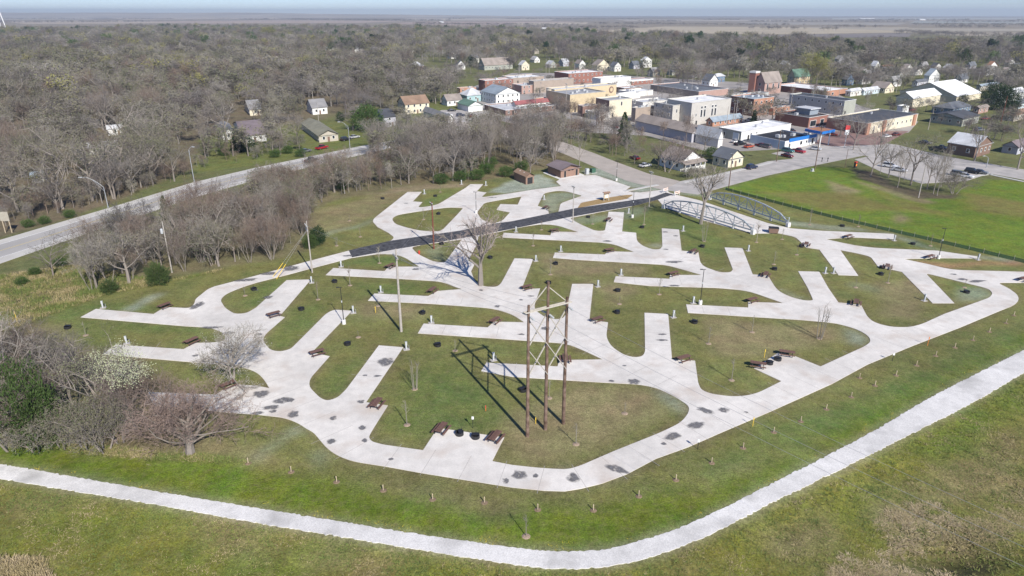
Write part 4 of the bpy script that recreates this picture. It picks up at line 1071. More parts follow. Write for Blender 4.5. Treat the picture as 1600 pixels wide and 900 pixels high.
def stake():
    t = thing('wood_stake', 'short pale wooden stake in a dug planting spot along the outer lawn', 'stake', group='wooden stakes along the outer lawn')
    mb = MB(); mb.box((0, 0, .38), (.09, .09, .76)); mb.prism([(-.055, -.055, 0), (.055, -.055, 0), (.055, .055, 0), (-.055, .055, 0)], .76, .82, top=[(-.01, -.01, 0), (.01, -.01, 0), (.01, .01, 0), (-.01, .01, 0)]); mb.build('post', 'post_wood', t)
    mb = MB(); mb.lathe([(.40, 0), (.30, .04), (.12, .07), (.01, .07)], 9); mb.build('soil_mound', 'soil', t)
    return t
SK = [(1584,493),(1572,505),(1546,518.5),(1520,531.5),(1492,543),(1462,556),(1432,571),(1400,586.5),(1343,590.5),(1367,602.5),(1330,620.5),(1291,639.5),(1251,658.5),(1209,675.5),(1161,700),(1112,723.5),(1056,750),(998,775.5),(927,797.5),(840,796.5),(757,785.5),(676,780.5),(599,766.5),(526,753),(455,737.5),(388,724)]
pr = stake()
for i, (x, y) in enumerate(SK):
    o = pr if i == 0 else copy_tree(pr)
    shift(o, x, y, i * .7)

def marker(px, py, h, m, label, head='sign_white', name='marker_post'):
    t = thing(name, label, 'marker post', at(px, py))
    mb = MB(); mb.tube((0, 0, 0), (0, 0, h), .04, n=6); mb.build('post', m, t)
    mb = MB(); mb.box((0, -.05, h - .12), ((.28 if head == 'sign_white' else .10), .06, .40)); mb.build('plate', head, t)
marker(739,669,1.7,'black_metal','small white site sign on a black post above the wide pad')
marker(1090,702,1.4,'black_metal','black marker post with white top beside the curved outer road')
marker(1394,564.5,1.4,'black_metal','black marker post with white top beside the straight outer road')
marker(1449,540,1.5,'orange','orange utility marker post beside the straight outer road','orange')
marker(1176,666,1.3,'marker_yellow','yellow utility marker post beside the outer road bend','marker_yellow')
marker(1194,559,1.4,'marker_yellow','yellow marker post on the lawn behind the double table pad','marker_yellow')
marker(759,642,.8,'orange','short red survey flag on the lawn','sign_red')
marker(27,503,1.9,'marker_yellow','thin yellow gas marker at the wood edge','marker_yellow')
marker(587,489,1.2,'marker_yellow','yellow stake on bare soil behind a pad','marker_yellow')
marker(837,662,.9,'marker_yellow','yellow stake left of the three-pole structure','marker_yellow')

# red hydrant
t = thing('fire_hydrant', 'red fire hydrant on the small lawn beside the asphalt drive', 'fire hydrant', at(655,397))
mb = MB(); mb.lathe([(.01, 0), (.2, 0), (.2, .06), (.14, .06), (.14, .62), (.17, .64), (.17, .7), (.13, .8), (.05, .88), (.01, .9)], 12); mb.build('barrel', 'hyd_red', t)
for s in (-1, 1):
    mb = MB(); mb.tube((s * .1, 0, .5), (s * .26, 0, .5), .07, n=8); mb.build('outlet', 'hyd_red', t)

# ---- saplings
def twigs(mb, rg, base, H, spread, n, w, mi=0):
    for k in range(n):
        z0 = H * rg.uniform(.30, .92); a = rg.uniform(0, 6.28); l = spread * rg.uniform(.5, 1.1) * (1.15 - z0 / H * .7)
        p0 = Vector((0, 0, z0)) + base
        p1 = p0 + Vector((math.cos(a) * l * .6, math.sin(a) * l * .6, l * .9))
        mb.tube(p0, p1, w, w * .35, 3, mi, cap=False)
        for q in range(2):
            a2 = a + rg.uniform(-1, 1); p = p0.lerp(p1, rg.uniform(.3, .8))
            mb.tube(p, p + Vector((math.cos(a2), math.sin(a2), rg.uniform(.3, 1.2))) * l * .45, w * .6, w * .25, 3, mi, cap=False)
SAP = []
for k in range(5):
    rg = random.Random(40 + k)
    stem, tw, mu = MB(), MB(), MB()
    if k < 3:
        stem.tube((0, 0, 0), (.03, 0, 1.6), .05, .038, 6, cap=False); stem.tube((.03, 0, 1.6), (0, .03, 2.9), .038, .014, 5)
        twigs(tw, rg, Vector((0, 0, 0)), 2.8, .9, 16, .016)
    else:
        for q in range(4):
            a = q * 1.57 + rg.random()
            b0 = Vector((math.cos(a) * .22, math.sin(a) * .22, 0)); tp = b0 * 2.2 + Vector((0, 0, 3.0))
            stem.tube(b0, tp, .045, .012, 5)
            for z in range(9):
                p = b0.lerp(tp, rg.uniform(.35, .95)); a2 = rg.uniform(0, 6.28)
                tw.tube(p, p + Vector((math.cos(a2) * .4, math.sin(a2) * .4, .65)), .014, .005, 3, cap=False)
    mu.lathe([(.46, 0), (.38, .05), (.2, .09), (.01, .10)], 12)
    SAP.append((stem.mesh('sapling_stem', 'twig_pale'), tw.mesh('sapling_twigs', 'twig_pale' if k != 1 else 'twig_brown'), mu.mesh('mulch_ring', 'mulch')))
SP_ = [(134,524,22,0),(497,468,30,1),(383,462,16,0),(547,446,32,1),(593,411,28,2),(560,527,10,0),(648,608,42,3),(636,664,40,0),(711,548,18,2),(900,694,34,0),(976,646,18,2),(858,622,28,0),(968,475,13,1),(1030,460,28,0),(1107,537,28,2),(1143,594,34,0),(1175,519,28,2),(1280,529,48,4),(662,343,18,0),(563,370,16,1),(546,345,10,0),(526,384,14,3),(1100,377,32,3),(1182,378.5,34,1),(1006,351,32,1),(926,350,17,0),(833,384,22,1),(846,359,16,1),(860,429,27,2),(1222,374,18,0),(1265,351,26,0),(1341,354,20,1),(1454,384,20,1),(1387,442,30,0),(1209,413,22,2),(1245,398,16,1),(1507,449,14,0),(1337,449,14,0),(822,838,34,0),(740,358,16,0),(591,478,12,2),(688,300,10,1)]
for x, y, hp, k in SP_:
    p = at(x, y); H = max(1.3, hgt(x, y, y - hp))
    t = thing('sapling', lab('multi-stem bare sapling' if k > 2 else 'young bare sapling with mulch ring', x, y, 'on a lawn between the pads'), 'sapling', p, random.random() * 6, 'young saplings planted on the campground lawns')
    if (x, y) == (822, 838): t['label'] = 'young staked sapling alone in tall grass beside the gravel trail'; del t['group']
    for nm, me in zip(('stem', 'twigs', 'mulch_ring'), SAP[k]):
        o = link(nm, me, t)
        if nm != 'mulch_ring': o.scale = (H / 2.95,) * 3
# ---- poles
def pole(px, py, ytop, label, m='wood_pole', arms=(), can=0, r=.16, group=None, arm_az=None, light=None, name='utility_pole', insul=True):
    p = at(px, py); H = hgt(px, py, ytop)
    t = thing(name, label, 'utility pole', p, group=group)
    mb = MB(); mb.tube((0, 0, -.2), (0, 0, H), r, r * .62, 10); mb.build('shaft', m, t)
    az = R(116 if arm_az is None else arm_az)
    d = Vector((math.cos(az), math.sin(az), 0))
    for dz, L_ in arms:
        mb = MB(); mb.beam(d * -L_ / 2 + Vector((0, 0, H - dz)) + Vector((-d.y, d.x, 0)) * .16, d * L_ / 2 + Vector((0, 0, H - dz)) + Vector((-d.y, d.x, 0)) * .16, .14, .16)
        arm = mb.build('crossarm', 'timber_new' if m == 'grey_pole' else m, t)
        for s in ((-.92, -.4, .4, .92) if insul else ()):
            mb = MB(); q = d * (L_ / 2 * s) + Vector((-d.y, d.x, 0)) * .16 + Vector((0, 0, H - dz + .08)); mb.lathe([(.05, 0), (.09, .08), (.05, .12), (.08, .2), (.01, .24)], 6, q); mb.build('insulator', 'ped_grey', arm)
        for s in (-1, 1):
            mb = MB(); mb.beam((0, 0, H - dz - .8), d * (s * L_ * .3) + Vector((-d.y, d.x, 0)) * .12 + Vector((0, 0, H - dz - .06)), .05, .05); mb.build('arm_brace', 'galv', t)
    for k in range(can):
        mb = MB(); a = az + math.pi / 2 * (1 if k == 0 else -1); q = Vector((math.cos(a) * .42, math.sin(a) * .42, H - 2.0))
        mb.lathe([(.01, -.5), (.24, -.5), (.26, -.45), (.26, .4), (.2, .5), (.08, .55), (.01, .56)], 10, q); mb.build('transformer_can', 'ped_grey', t)
    if light is not None:
        mb = MB(); a = R(light); e = Vector((math.cos(a) * 2.2, math.sin(a) * 2.2, H - .3)); mb.tube((0, 0, H - 1.0), e, .05, .04, 6); mb.build('light_arm', 'galv', t)
        mb = MB(); mb.box(e, (.6, .3, .16), a); mb.build('lamp_head', 'ped_grey', t)
    return p, H
pole(269,426,346,'grey weathered pole with one transformer at the thicket edge', 'grey_pole', can=1)
p2, h2 = pole(488,426,345,'wooden pole with double crossarms and yellow guys beside the entrance bend', 'grey_pole', arms=((1.1, 2.6), (1.9, 2.4)))
p3, h3 = pole(627,518,389,'tall pale grey pole with crossarm between the camp pads', 'grey_pole', arms=((1.3, 2.8),), r=.24)
p4, h4 = pole(678,389,315,'dark red-brown pole on the small hydrant lawn', 'red_pole', arms=((.5, 1.8),), r=.2)
pole(895,348,290,'pale wooden pole with lamp beside the asphalt drive', 'grey_pole', arms=((.3, 1.6),), r=.15)
pole(1014,323,267,'grey wooden pole with crossarm beside the road barricades', 'grey_pole', arms=((.4, 1.8),))
pole(1138,298,240,'tall brown pole at the meadow corner by the trusses', 'wood_pole', arms=((.3, 1.2),))
pole(1273,265,196,'brown pole beside the street at the meadow top', 'wood_pole', arms=((.6, 2.4),))
pole(1213,252.5,204,'pole with two transformers beside the blue-fascia store', 'wood_pole', arms=((.5, 2.8),), can=2)
pole(1435,309,258,'pale pole with meter box in front of the lot trees', 'grey_pole')
pole(884,177,130,'pole with two transformers in front of the yellow building', 'grey_pole', can=2, arms=((.4, 2),))
pole(1133,213,166,'grey pole beside the white flat-roofed garage', 'grey_pole')
pole(1320,262,232,'thin dark pole beside the meadow street', 'wood_pole', r=.1)
pole(1560,205,150,'tall dark brown pole near the brown-roofed house', 'red_pole')
pole(1450,203,184,'pole with white sign near the dark-roofed duplex', 'grey_pole')
for x, y, yt in ((812,125,96),(853,124,92),(897,124,100),(858,118,90),(905,120,98),(1295,155,118),(1309,160,128),(1371,150,118),(1400,145,120),(1525,140,112),(1493,135,115),(1510,135,113),(1552,140,118),(811,112,93),(1235,170,138),(1267,172,140),(1144,200,160),(845,160,128),(1147,205,156),(563,200,165),(498,190,160),(1012,150,112),(1080,150,118)):
    pole(x, y, yt, 'slim wooden utility pole rising between the town roofs', 'grey_pole', arms=((.4, 2.2),), group='utility poles among the town buildings', r=.14, insul=False)
# guys on the bend pole
for dx, gy in ((-62, 433), (-56, 436)):
    g = at(488 + dx, gy)
    mb = MB(); mb.tube(p2 + Vector((0, 0, h2 - 1.8)), p2.lerp(g, .72) + Vector((0, 0, (h2 - 1.8) * .28)), .02, n=4); t = mb.build('guy_wire', 'cable')
    tag(t, 'slanting guy wire with yellow guard beside the entrance bend', 'guy wire', 'guys of the bend pole')
    mb = MB(); mb.tube(p2.lerp(g, .70) + Vector((0, 0, (h2 - 1.8) * .30)), g, .06, n=5); mb.build('guy_guard', 'marker_yellow', t)

def lamp(px, py, ytop, label):
    p = at(px, py); H = hgt(px, py, ytop)
    t = thing('lamp_post', label, 'lamp post', p)
    mb = MB(); mb.lathe([(.01, -.1), (.34, -.1), (.34, .75), (.30, .80), (.01, .80)], 14); mb.build('concrete_base', 'white_conc', t)
    mb = MB(); mb.tube((0, 0, .8), (0, 0, H), .075, .055, 8); mb.build('shaft', 'black_metal', t)
    mb = MB(); mb.box((0, -.03, H * .62), (.16, .16, .35)); mb.build('outlet_box', 'ped_grey', t)
    mb = MB(); mb.beam((-.35, 0, H), (.35, 0, H), .10, .06); mb.box((-.45, 0, H + .02), (.5, .28, .08)); mb.build('lamp_head', 'black_metal', t)
lamp(537.5,506,449,'black lamp post on white base at a pad edge beside the tall grey pole')
lamp(1094,475.5,421,'black lamp post on white base at the end of a middle pad')
lamp(988,340,300,'black lamp post on white base beside the asphalt drive')
lamp(1466,404,357,'black lamp post on white base near the green mesh fence')
lamp(963,282.5,251,'black lamp post on white base behind the parking area')
lamp(744,333,300,'black lamp post on the small lawn above the asphalt')

def hwy_light(px, py, kx, ky, tx, ty, label):
    p = at(px, py); H = hgt(px, py, ky); sc = depth(p) / FPX
    t = thing('street_light', label, 'street light', p)
    mb = MB(); mb.tube((0, 0, 0), (0, 0, H), .14, .09, 8); mb.lathe([(.28, 0), (.28, .15), (.15, .2)], 8); mb.build('shaft', 'galv', t)
    dx, dz = (tx - kx) * sc, (ky - ty) * sc
    n = 8; mb = MB(); prev = Vector((0, 0, H - .1))
    for i in range(1, n + 1):
        s = i / n; q = Vector((dx * s, -abs(dx) * .35 * s, H + dz * math.sin(s * math.pi / 2))); mb.tube(prev, q, .06, .05, 6); prev = q
    mb.tube((0, 0, H - 1.2), Vector((dx * .5, -abs(dx) * .17, H + dz * .68)), .035, n=5)
    arm = mb.build('arm', 'galv', t)
    mb = MB(); mb.beam(prev, prev + Vector((dx, -abs(dx) * .35, 0)).normalized() * .9, .36, .18); mb.build('lamp_head', 'ped_grey', arm)
hwy_light(169,324,161,292,137,275,'curved-arm street light beside the highway curve')
hwy_light(303.5,284,297,234,304,229,'straight street light beside the highway near the gravel drive')
hwy_light(547,233,543,198,532,190,'curved-arm street light beside the highway past the ranch house')
hwy_light(1541,262,1543,247,1534,243,'street light beside the street near the parked cars')
# sign back by the highway
t = thing('road_sign', 'back of a square road sign on two wooden posts beside the highway', 'road sign', at(14,364))
for s in (-1, 1):
    mb = MB(); mb.box((s * .8, 0, 2.0), (.16, .16, 4.0)); mb.build('post', 'post_wood', t)
mb = MB(); mb.box((0, -.12, 4.2), (2.2, .05, 2.3)); mb.build('panel', 'sign_back', t)

# ---- three-pole transmission structure
HB = [at(824,682), at(852,671), at(880,662)]
HT = [hgt(824, 682, 477), hgt(852, 671, 440), hgt(880, 662, 464)]
t = thing('transmission_structure', 'tall wooden three-pole power line structure with cross braces', 'power line structure', HB[1])
o0 = HB[1]
rel = [b - o0 for b in HB]
for b, H in zip(rel, HT):
    mb = MB(); mb.tube(b + Vector((0, 0, -.3)), b + Vector((0, 0, H)), .25, .16, 12); mb.build('pole', 'wood_pole', t)
ax = (rel[2] - rel[0]).normalized(); nx_ = Vector((-ax.y, ax.x, 0))
za = min(HT[0], HT[2]) - .7
for s in (-1, 1):
    mb = MB(); mb.beam(rel[0] - ax * .6 + nx_ * s * .2 + Vector((0, 0, za)), rel[2] + ax * .6 + nx_ * s * .2 + Vector((0, 0, za)), .07, .17); mb.build('crossarm', 'timber_new', t)
for k in (0, 2):
    mb = MB(); mb.beam(rel[1] + Vector((0, 0, HT[1] - .6)) + nx_ * .2, rel[k] + Vector((0, 0, za + .1)) + nx_ * .2, .10, .10); mb.build('top_brace', 'timber_new', t)
zt = za - 1.1; step = 4.0
for k0, k1 in ((0, 1), (1, 2)):
    for j in range(2):
        z1, z0 = zt - j * step * 1.0, zt - (j + 1) * step * 1.0
        for sgn in (-1, 1):
            mb = MB()
            pa, pb = (rel[k0], rel[k1])
            if sgn > 0: mb.beam(pa + nx_ * .27 + Vector((0, 0, z0)), pb + nx_ * .27 + Vector((0, 0, z1)), .13, .13)
            else: mb.beam(pa - nx_ * .27 + Vector((0, 0, z1)), pb - nx_ * .27 + Vector((0, 0, z0)), .10, .10)
            mb.build('cross_brace', 'timber_new' if sgn > 0 else 'grey_pole', t)
INS = []
for b, H in zip(rel, HT):
    zi = (za - .45) if H < HT[1] else za - .9
    for s in (-1, 1):
        mb = MB(); q = b + nx_ * s * .3 + Vector((0, 0, zi)); e = q + nx_ * s * 1.0 + Vector((0, 0, -.15))
        for i in range(5): mb.tube(q.lerp(e, .15 + .17 * i), q.lerp(e, .22 + .17 * i), .14, .14, 8)
        mb.tube(q, e, .03, n=5); mb.build('insulator_string', 'ped_grey', t); INS.append(e + o0)
# line wires
def wire(p, q, sag, label, group, r=.013, name='power_line'):
    mb = MB(); n = 22; prev = Vector(p)
    for i in range(1, n + 1):
        s = i / n; c = Vector(p).lerp(Vector(q), s) - Vector((0, 0, sag * 4 * s * (1 - s))); mb.tube(prev, c, r, n=4, cap=False); prev = c
    tag(mb.build(name, 'cable'), label, 'power line', group)
for k, (b, H) in enumerate(zip(HB, HT)):
    zi = INS[2 * k].z
    dirn = (at(1600, 862 - 30 * k, zi) - INS[2 * k]); dirn.z = 0; dirn.normalize()
    f = INS[2 * k] if (INS[2 * k] - INS[2 * k + 1]).dot(dirn) > 0 else INS[2 * k + 1]
    g = INS[2 * k + 1] if f is INS[2 * k] else INS[2 * k]
    wire(f, f + dirn * 75, 1.2, 'thin line wire running from the three-pole structure out over the gravel trail', 'wires over the trail')
    wire(g, p3 + Vector((0, 0, h3 - 1.0 - .3 * k)), .8, 'thin line wire between the three-pole structure and the tall grey pole', 'wires between the pole and structure', r=.014)
wire(p3 + Vector((0, 0, h3 - 1.2)), p2 + Vector((0, 0, h2 - 1)), .8, 'thin wire between the tall grey pole and the guyed wooden pole', 'single wires', r=.014)
wire(p3 + Vector((0, 0, h3 - .9)), p4 + Vector((0, 0, h4 - .4)), .8, 'thin wire between the tall grey pole and the red-brown pole', 'single wires', r=.014)

# ---- steel pony trusses shown beside the drive
def truss(pa, pb, label):
    A, B = at(*pa), at(*pb)
    d = (B - A); L_ = d.length; d.normalize(); n = Vector((-d.y, d.x, 0))
    t = thing('bridge_truss', label, 'bridge truss', A)
    NP = 10; zb = .95; top = [.55, 1.75, 2.35, 2.75, 2.95, 3.0, 2.95, 2.75, 2.35, 1.75, .55]
    P = lambda i, z: d * (L_ * i / NP) + Vector((0, 0, z))
    mb = MB(); mb.beam(P(0, zb), P(NP, zb), .30, .24); mb.build('bottom_chord', 'truss_steel', t)
    for i in range(1, NP - 1):
        mb = MB(); mb.beam(P(i, zb + top[i]), P(i + 1, zb + top[i + 1]), .38, .26); mb.build('top_chord', 'truss_steel', t)
    for i, j in ((0, 1), (NP, NP - 1)):
        mb = MB(); mb.beam(P(i, zb), P(j, zb + top[j]), .34, .24); mb.build('end_post', 'truss_steel', t)
        mb = MB(); mb.beam(P(i, zb), P(i, zb + 1.6), .14, .14); mb.build('rail_post', 'truss_steel', t)
    for i in range(1, NP):
        mb = MB(); mb.beam(P(i, zb), P(i, zb + top[i]), .17, .17); mb.build('vertical', 'truss_steel', t)
    for i in range(1, NP - 1):
        mb = MB()
        if i % 2: mb.beam(P(i, zb + top[i]), P(i + 1, zb), .16, .12)
        else: mb.beam(P(i, zb), P(i + 1, zb + top[i + 1]), .16, .12)
        mb.build('diagonal', 'truss_steel', t)
    for z in (.75, 1.35):
        mb = MB(); mb.beam(P(0, zb + z) - n * .12, P(NP, zb + z) - n * .12, .06, .09); mb.build('hand_rail', 'truss_steel', t)
    for i in (0, 2, 4, 6, 8, 10):
        e = i in (0, 10)
        mb = MB(); w = .85 if e else .42
        c = P(i, 0); mb.box((c.x, c.y, (1.15 if e else .84) / 2 - .1), (w, w, (1.15 if e else .84) + .2), math.atan2(d.y, d.x)); mb.build('concrete_pier', 'white_conc', t)
truss((1037,325.5),(1176,366),'grey steel pony truss on concrete piers on the lawn side of the drive')
truss((1108,312),(1231,354.5),'grey steel pony truss on concrete piers on the meadow side of the drive')

# ---- dumpster, kiosk, barricades, boxes, green fence
t = thing('dumpster', 'dark brown dumpster standing on the concrete drive below the trusses', 'dumpster', at(1208,364) + Vector((0, 0, .06)), R(-15))
mb = MB(); mb.prism([(-1.0, -.75, 0), (1.0, -.75, 0), (1.0, .75, 0), (-1.0, .75, 0)], .1, 1.25, top=[(-1.15, -.85, 0), (1.15, -.85, 0), (1.15, .85, 0), (-1.15, .85, 0)]); mb.build('bin', 'w_brownwall', t)
mb = MB(); mb.box((0, 0, 1.32), (2.35, 1.75, .1)); mb.build('lid', 'rubber_dark', t)
for sx in (-1, 1):
    mb = MB(); mb.beam((sx * 1.12, -.5, .8), (sx * 1.12, .5, .8), .12, .2); mb.build('fork_pocket', 'w_brownwall', t)
    for sy in (-1, 1):
        mb = MB(); mb.box((sx * .8, sy * .5, .05), (.12, .12, .12)); mb.build('foot', 'black_metal', t)
t = thing('notice_kiosk', 'wooden notice kiosk with small gable roof on the mulch bed', 'kiosk', at(947,314), R(25))
for s in (-1, 1):
    mb = MB(); mb.box((s * .8, 0, 1.2), (.16, .16, 2.4)); mb.build('post', 'timber_new', t)
mb = MB(); mb.box((0, 0, 1.45), (1.5, .10, 1.3)); mb.build('board', 'w_tan', t)
mb = MB(); mb.box((.1, -.08, 1.4), (.9, .03, .9)); mb.build('notice', 'sign_white', t)
mb = MB(); mb.add([(-1.1, -.6, 2.3), (1.1, -.6, 2.3), (1.1, 0, 2.75), (-1.1, 0, 2.75), (-1.1, .6, 2.3), (1.1, .6, 2.3), (-1.1, 0, 2.62), (1.1, 0, 2.62)], [(0, 1, 2, 3), (3, 2, 5, 4), (0, 6, 7, 1), (6, 4, 5, 7), (0, 3, 6), (3, 4, 6), (1, 7, 2), (7, 5, 2)]); mb.build('roof', 'r_brown', t)
def barricade(px, py, az, label):
    t = thing('road_barricade', label, 'barricade', at(px, py) + Vector((0, 0, .08)), R(az))
    for s in (-1, 1):
        mb = MB(); mb.beam((s * 1.0, -.35, 0), (s * 1.0, 0, 1.4), .08, .08); mb.beam((s * 1.0, .35, 0), (s * 1.0, 0, 1.4), .08, .08); mb.build('a_frame', 'paint_white', t)
    for z, y in ((1.2, -.10), (.75, -.21)):
        mb = MB(); mb.box((0, y, z), (2.6, .05, .26)); rl = mb.build('rail', 'paint_white', t)
        st_ = MB()
        for i in range(4):
            x = -1.0 + i * .62; st_.add([(x, y - .03, z - .13), (x + .22, y - .03, z - .13), (x + .42, y - .03, z + .13), (x + .20, y - .03, z + .13)], [(0, 1, 2, 3)])
        st_o = st_.build('stripes', 'orange', rl); st_o['kind'] = 'stuff'
barricade(1039,301,45,'white and orange barricade at the asphalt drive mouth')
barricade(1057,306,40,'white and orange barricade beside the near truss end')
for px, py, m, lb, dm in ((917,272,'ped_grey','pale grey electrical cabinet beside the restroom building',(1.1,.9,1.9)), (926,270,'box_green','dark green transformer box beside the restroom building',(1.6,1.3,1.5)), (1269,267.5,'ped_grey','small pale utility box at the foot of the meadow pole',(.7,.6,.9))):
    t = thing('utility_cabinet', lb, 'utility box', at(px, py), R(30))
    mb = MB(); mb.box((0, 0, dm[2] / 2), dm); mb.build('cabinet', m, t)
    mb = MB(); mb.box((0, 0, .05), (dm[0] + .5, dm[1] + .5, .1)); mb.build('plinth', 'concrete_old', t)
    mb = MB(); mb.box((0, -dm[1] / 2 - .012, dm[2] * .52), (dm[0] * .86, .025, dm[2] * .8)); mb.build('door', m, t)
nt, N_, L_, b_ = nodes_of(M['green_mesh']); tr = N_.new('ShaderNodeBsdfTransparent'); mxs = N_.new('ShaderNodeMixShader'); mxs.inputs[0].default_value = .62
L_.new(tr.outputs[0], mxs.inputs[1]); L_.new(b_.outputs[0], mxs.inputs[2]); L_.new(mxs.outputs[0], nt.nodes['Material Output'].inputs['Surface'])   # woven mesh lets light through
FN = smooth(pts([(1133,297),(1200,315),(1300,341),(1400,364),(1500,387),(1600,411),(1660,426)]), 2)
t = thing('mesh_fence', 'long low green mesh fence between the campground and the meadow', 'fence', FN[0])
acc, prev, posts = 0.0, FN[0], [FN[0]]
for a_, b_ in zip(FN[:-1], FN[1:]):
    l = (b_ - a_).length; k = 0.0
    while acc + l - k >= 3.0:
        k += 3.0 - acc; acc = 0; posts.append(a_.lerp(b_, k / l))
    acc += l - k
for i, p in enumerate(posts):
    q = p - FN[0]
    mb = MB(); mb.tube(q, q + Vector((0, 0, 1.25)), .035, n=6); mb.build('post', 'grey_pole', t)
    if i + 1 < len(posts):
        q2 = posts[i + 1] - FN[0]; dd = (q2 - q).normalized() * .03
        mb = MB(); mb.beam(q + Vector((0, 0, .42)) + dd, q2 + Vector((0, 0, .42)) - dd, .03, .80); mb.build('mesh_panel', 'green_mesh', t)

# ================================================================== vehicles
CARCOL = dict(red=(.38, .02, .03), darkred=(.16, .015, .02), orange=(.48, .10, .05), silver=(.50, .51, .52), white=(.75, .75, .74), navy=(.02, .03, .065), black=(.02, .021, .024), grey=(.16, .17, .18), teal=(.05, .16, .16))
for k, v in CARCOL.items():
    mat('car_' + k, v, .3, .04, 1, spec=.6, metal=.2)
def car(px, py, az, style, colr, label, z=.05, group=None):
    """side profile swept across the width; wheels, glass and lights are parts"""
    t = thing('parked_car' if 'highway' not in label else 'pickup_truck', label, 'truck' if style == 'pickup' else 'car', at(px, py) + Vector((0, 0, z)), R(az), group)
    L_, W = {'pickup': (5.6, 1.95), 'sedan': (4.7, 1.8), 'suv': (4.7, 1.85)}[style]
    x0, x1 = -L_ / 2, L_ / 2
    if style == 'pickup':
        body = [(x0, .45), (x0 + .05, 1.05), (x0 + 2.0, 1.08), (x1 - 1.9, 1.08), (x1 - .15, 1.0), (x1, .75), (x1, .4)]
        cab = [(x0 + 2.05, 1.08), (x0 + 2.2, 1.78), (x0 + 3.2, 1.80), (x1 - 1.55, 1.06)]
    elif style == 'suv':
        body = [(x0, .45), (x0, 1.0), (x0 + .1, 1.08), (x1 - 1.3, 1.08), (x1 - .15, .95), (x1, .7), (x1, .4)]
        cab = [(x0 + .12, 1.08), (x0 + .35, 1.70), (x1 - 2.2, 1.74), (x1 - 1.2, 1.06)]
    else:
        body = [(x0, .4), (x0, .85), (x0 + .15, .95), (x0 + 1.0, .97), (x1 - 1.4, .95), (x1 - .15, .82), (x1, .6), (x1, .35)]
        cab = [(x0 + .6, .96), (x0 + 1.3, 1.42), (x1 - 2.3, 1.44), (x1 - 1.3, .95)]
    def sweep(prof, w0, w1, m, name):
        mb = MB(); n = len(prof)
        zs = [p[1] for p in prof]; zl, zh = min(zs), max(zs)
        def wd(z_): return w0 + (w1 - w0) * (z_ - zl) / (zh - zl)
        vs = [(x, -wd(z_), z_) for x, z_ in prof] + [(x, wd(z_), z_) for x, z_ in prof]
        mb.add(vs, [tuple(range(n)), tuple(range(2 * n - 1, n - 1, -1))] + [(i, n + i, n + (i + 1) % n, (i + 1) % n) for i in range(n)])
        return mb.build(name, m, t)
    sweep(body, W / 2, W / 2 - .04, 'car_' + colr, 'body')
    sweep(cab, W / 2 - .06, W / 2 - .25, 'glass', 'window_glass')
    mb = MB(); rz_ = cab[1][1]; mb.prism([(cab[1][0] - .05, -(W / 2 - .26), 0), (cab[2][0] + .1, -(W / 2 - .26), 0), (cab[2][0] + .1, W / 2 - .26, 0), (cab[1][0] - .05, W / 2 - .26, 0)], rz_ - .03, cab[2][1] + .05); mb.build('roof_panel', 'car_' + colr, t)
    if style == 'pickup':
        mb = MB(); mb.box((x0 + 1.02, 0, 1.075), (1.8, W - .35, .03)); mb.build('cargo_bed', 'rubber_dark', t)
    for sx in (x0 + .95, x1 - .95):
        for sy in (-1, 1):
            mb = MB(); mb.tube((sx, sy * (W / 2 - .2), .35), (sx, sy * (W / 2 + .01), .35), .35, n=12); wl = mb.build('wheel', 'tyre', t)
            mb = MB(); mb.tube((sx, sy * (W / 2 + .01), .35), (sx, sy * (W / 2 + .025), .35), .2, n=8); mb.build('rim', 'rim', wl)
    for sy in (-1, 1):
        mb = MB(); mb.box((x1 - .03, sy * (W / 2 - .3), .68), (.1, .35, .14)); mb.build('headlight', 'lens_white', t)
        mb = MB(); mb.box((x0 + .02, sy * (W / 2 - .2), .78), (.08, .25, .2)); mb.build('tail_light', 'lens_red', t)
car(486,253,68,'pickup','black','dark pickup truck driving on the highway')
car(1247,238.5,-55,'pickup','red','bright red pickup truck parked by the blue-fascia store')
car(1230,245.5,-60,'sedan','darkred','dark red car parked in front of the red pickup')
car(1170,231,35,'sedan','orange','faded orange-red car beside the white garage')
car(1273,234.5,-40,'sedan','silver','silver car parked at the store corner')
car(1174,264,35,'suv','navy','dark blue SUV parked on the street beside the cream house')
car(1156,227,30,'pickup','black','black pickup parked at the white garage door')
car(1150,223,30,'sedan','white','white car parked beside the black pickup')
car(1196,231,120,'suv','grey','dark grey vehicle behind the store side wall')
car(1188,229,120,'sedan','darkred','small dark red vehicle behind the store side wall')
car(1231,238,-55,'suv','teal','dark teal vehicle beside the red pickup')
car(1497,275,-50,'suv','grey','dark grey car parked under the lot trees')
car(1508,277.5,-50,'sedan','white','white car parked under the lot trees')
car(1519,271,-50,'suv','black','black car parked between lot trees and street')
car(1531,271.5,-50,'sedan','grey','grey sedan parked at the lot street corner')
car(1424,173.5,30,'suv','red','bright red car beside the cream hall')
car(1420,179.5,30,'sedan','navy','dark car beside the silo-like white garage')
car(1539,187,20,'sedan','red','red car parked in the residential drive')
car(1556,186,20,'suv','black','dark truck parked beyond the red car')
car(1486,181.5,100,'pickup','black','dark pickup in front of the slate-blue ranch')
car(706,174,20,'sedan','black','black car on the lawn beside the green-roofed garage')
car(554,216,50,'sedan','silver','silver car in the ranch house drive')
car(540,220,50,'suv','black','black SUV in the ranch house drive')
car(992,249,115,'sedan','darkred','dark red car behind the bungalow tree')
car(1008,261,35,'sedan','white','pale car under the bungalow tree')
car(503,233,60,'pickup','red','red and white truck parked beside the highway hedge')
car(478,238,60,'sedan','grey','grey car parked beside the highway hedge')
car(815,245,30,'suv','black','black vehicle behind the small shed trees')
car(1300,212,-40,'sedan','orange','orange car under the fuel canopy')
car(1260,212,40,'sedan','white','white car in front of the civic building')
rgC = random.Random(21)
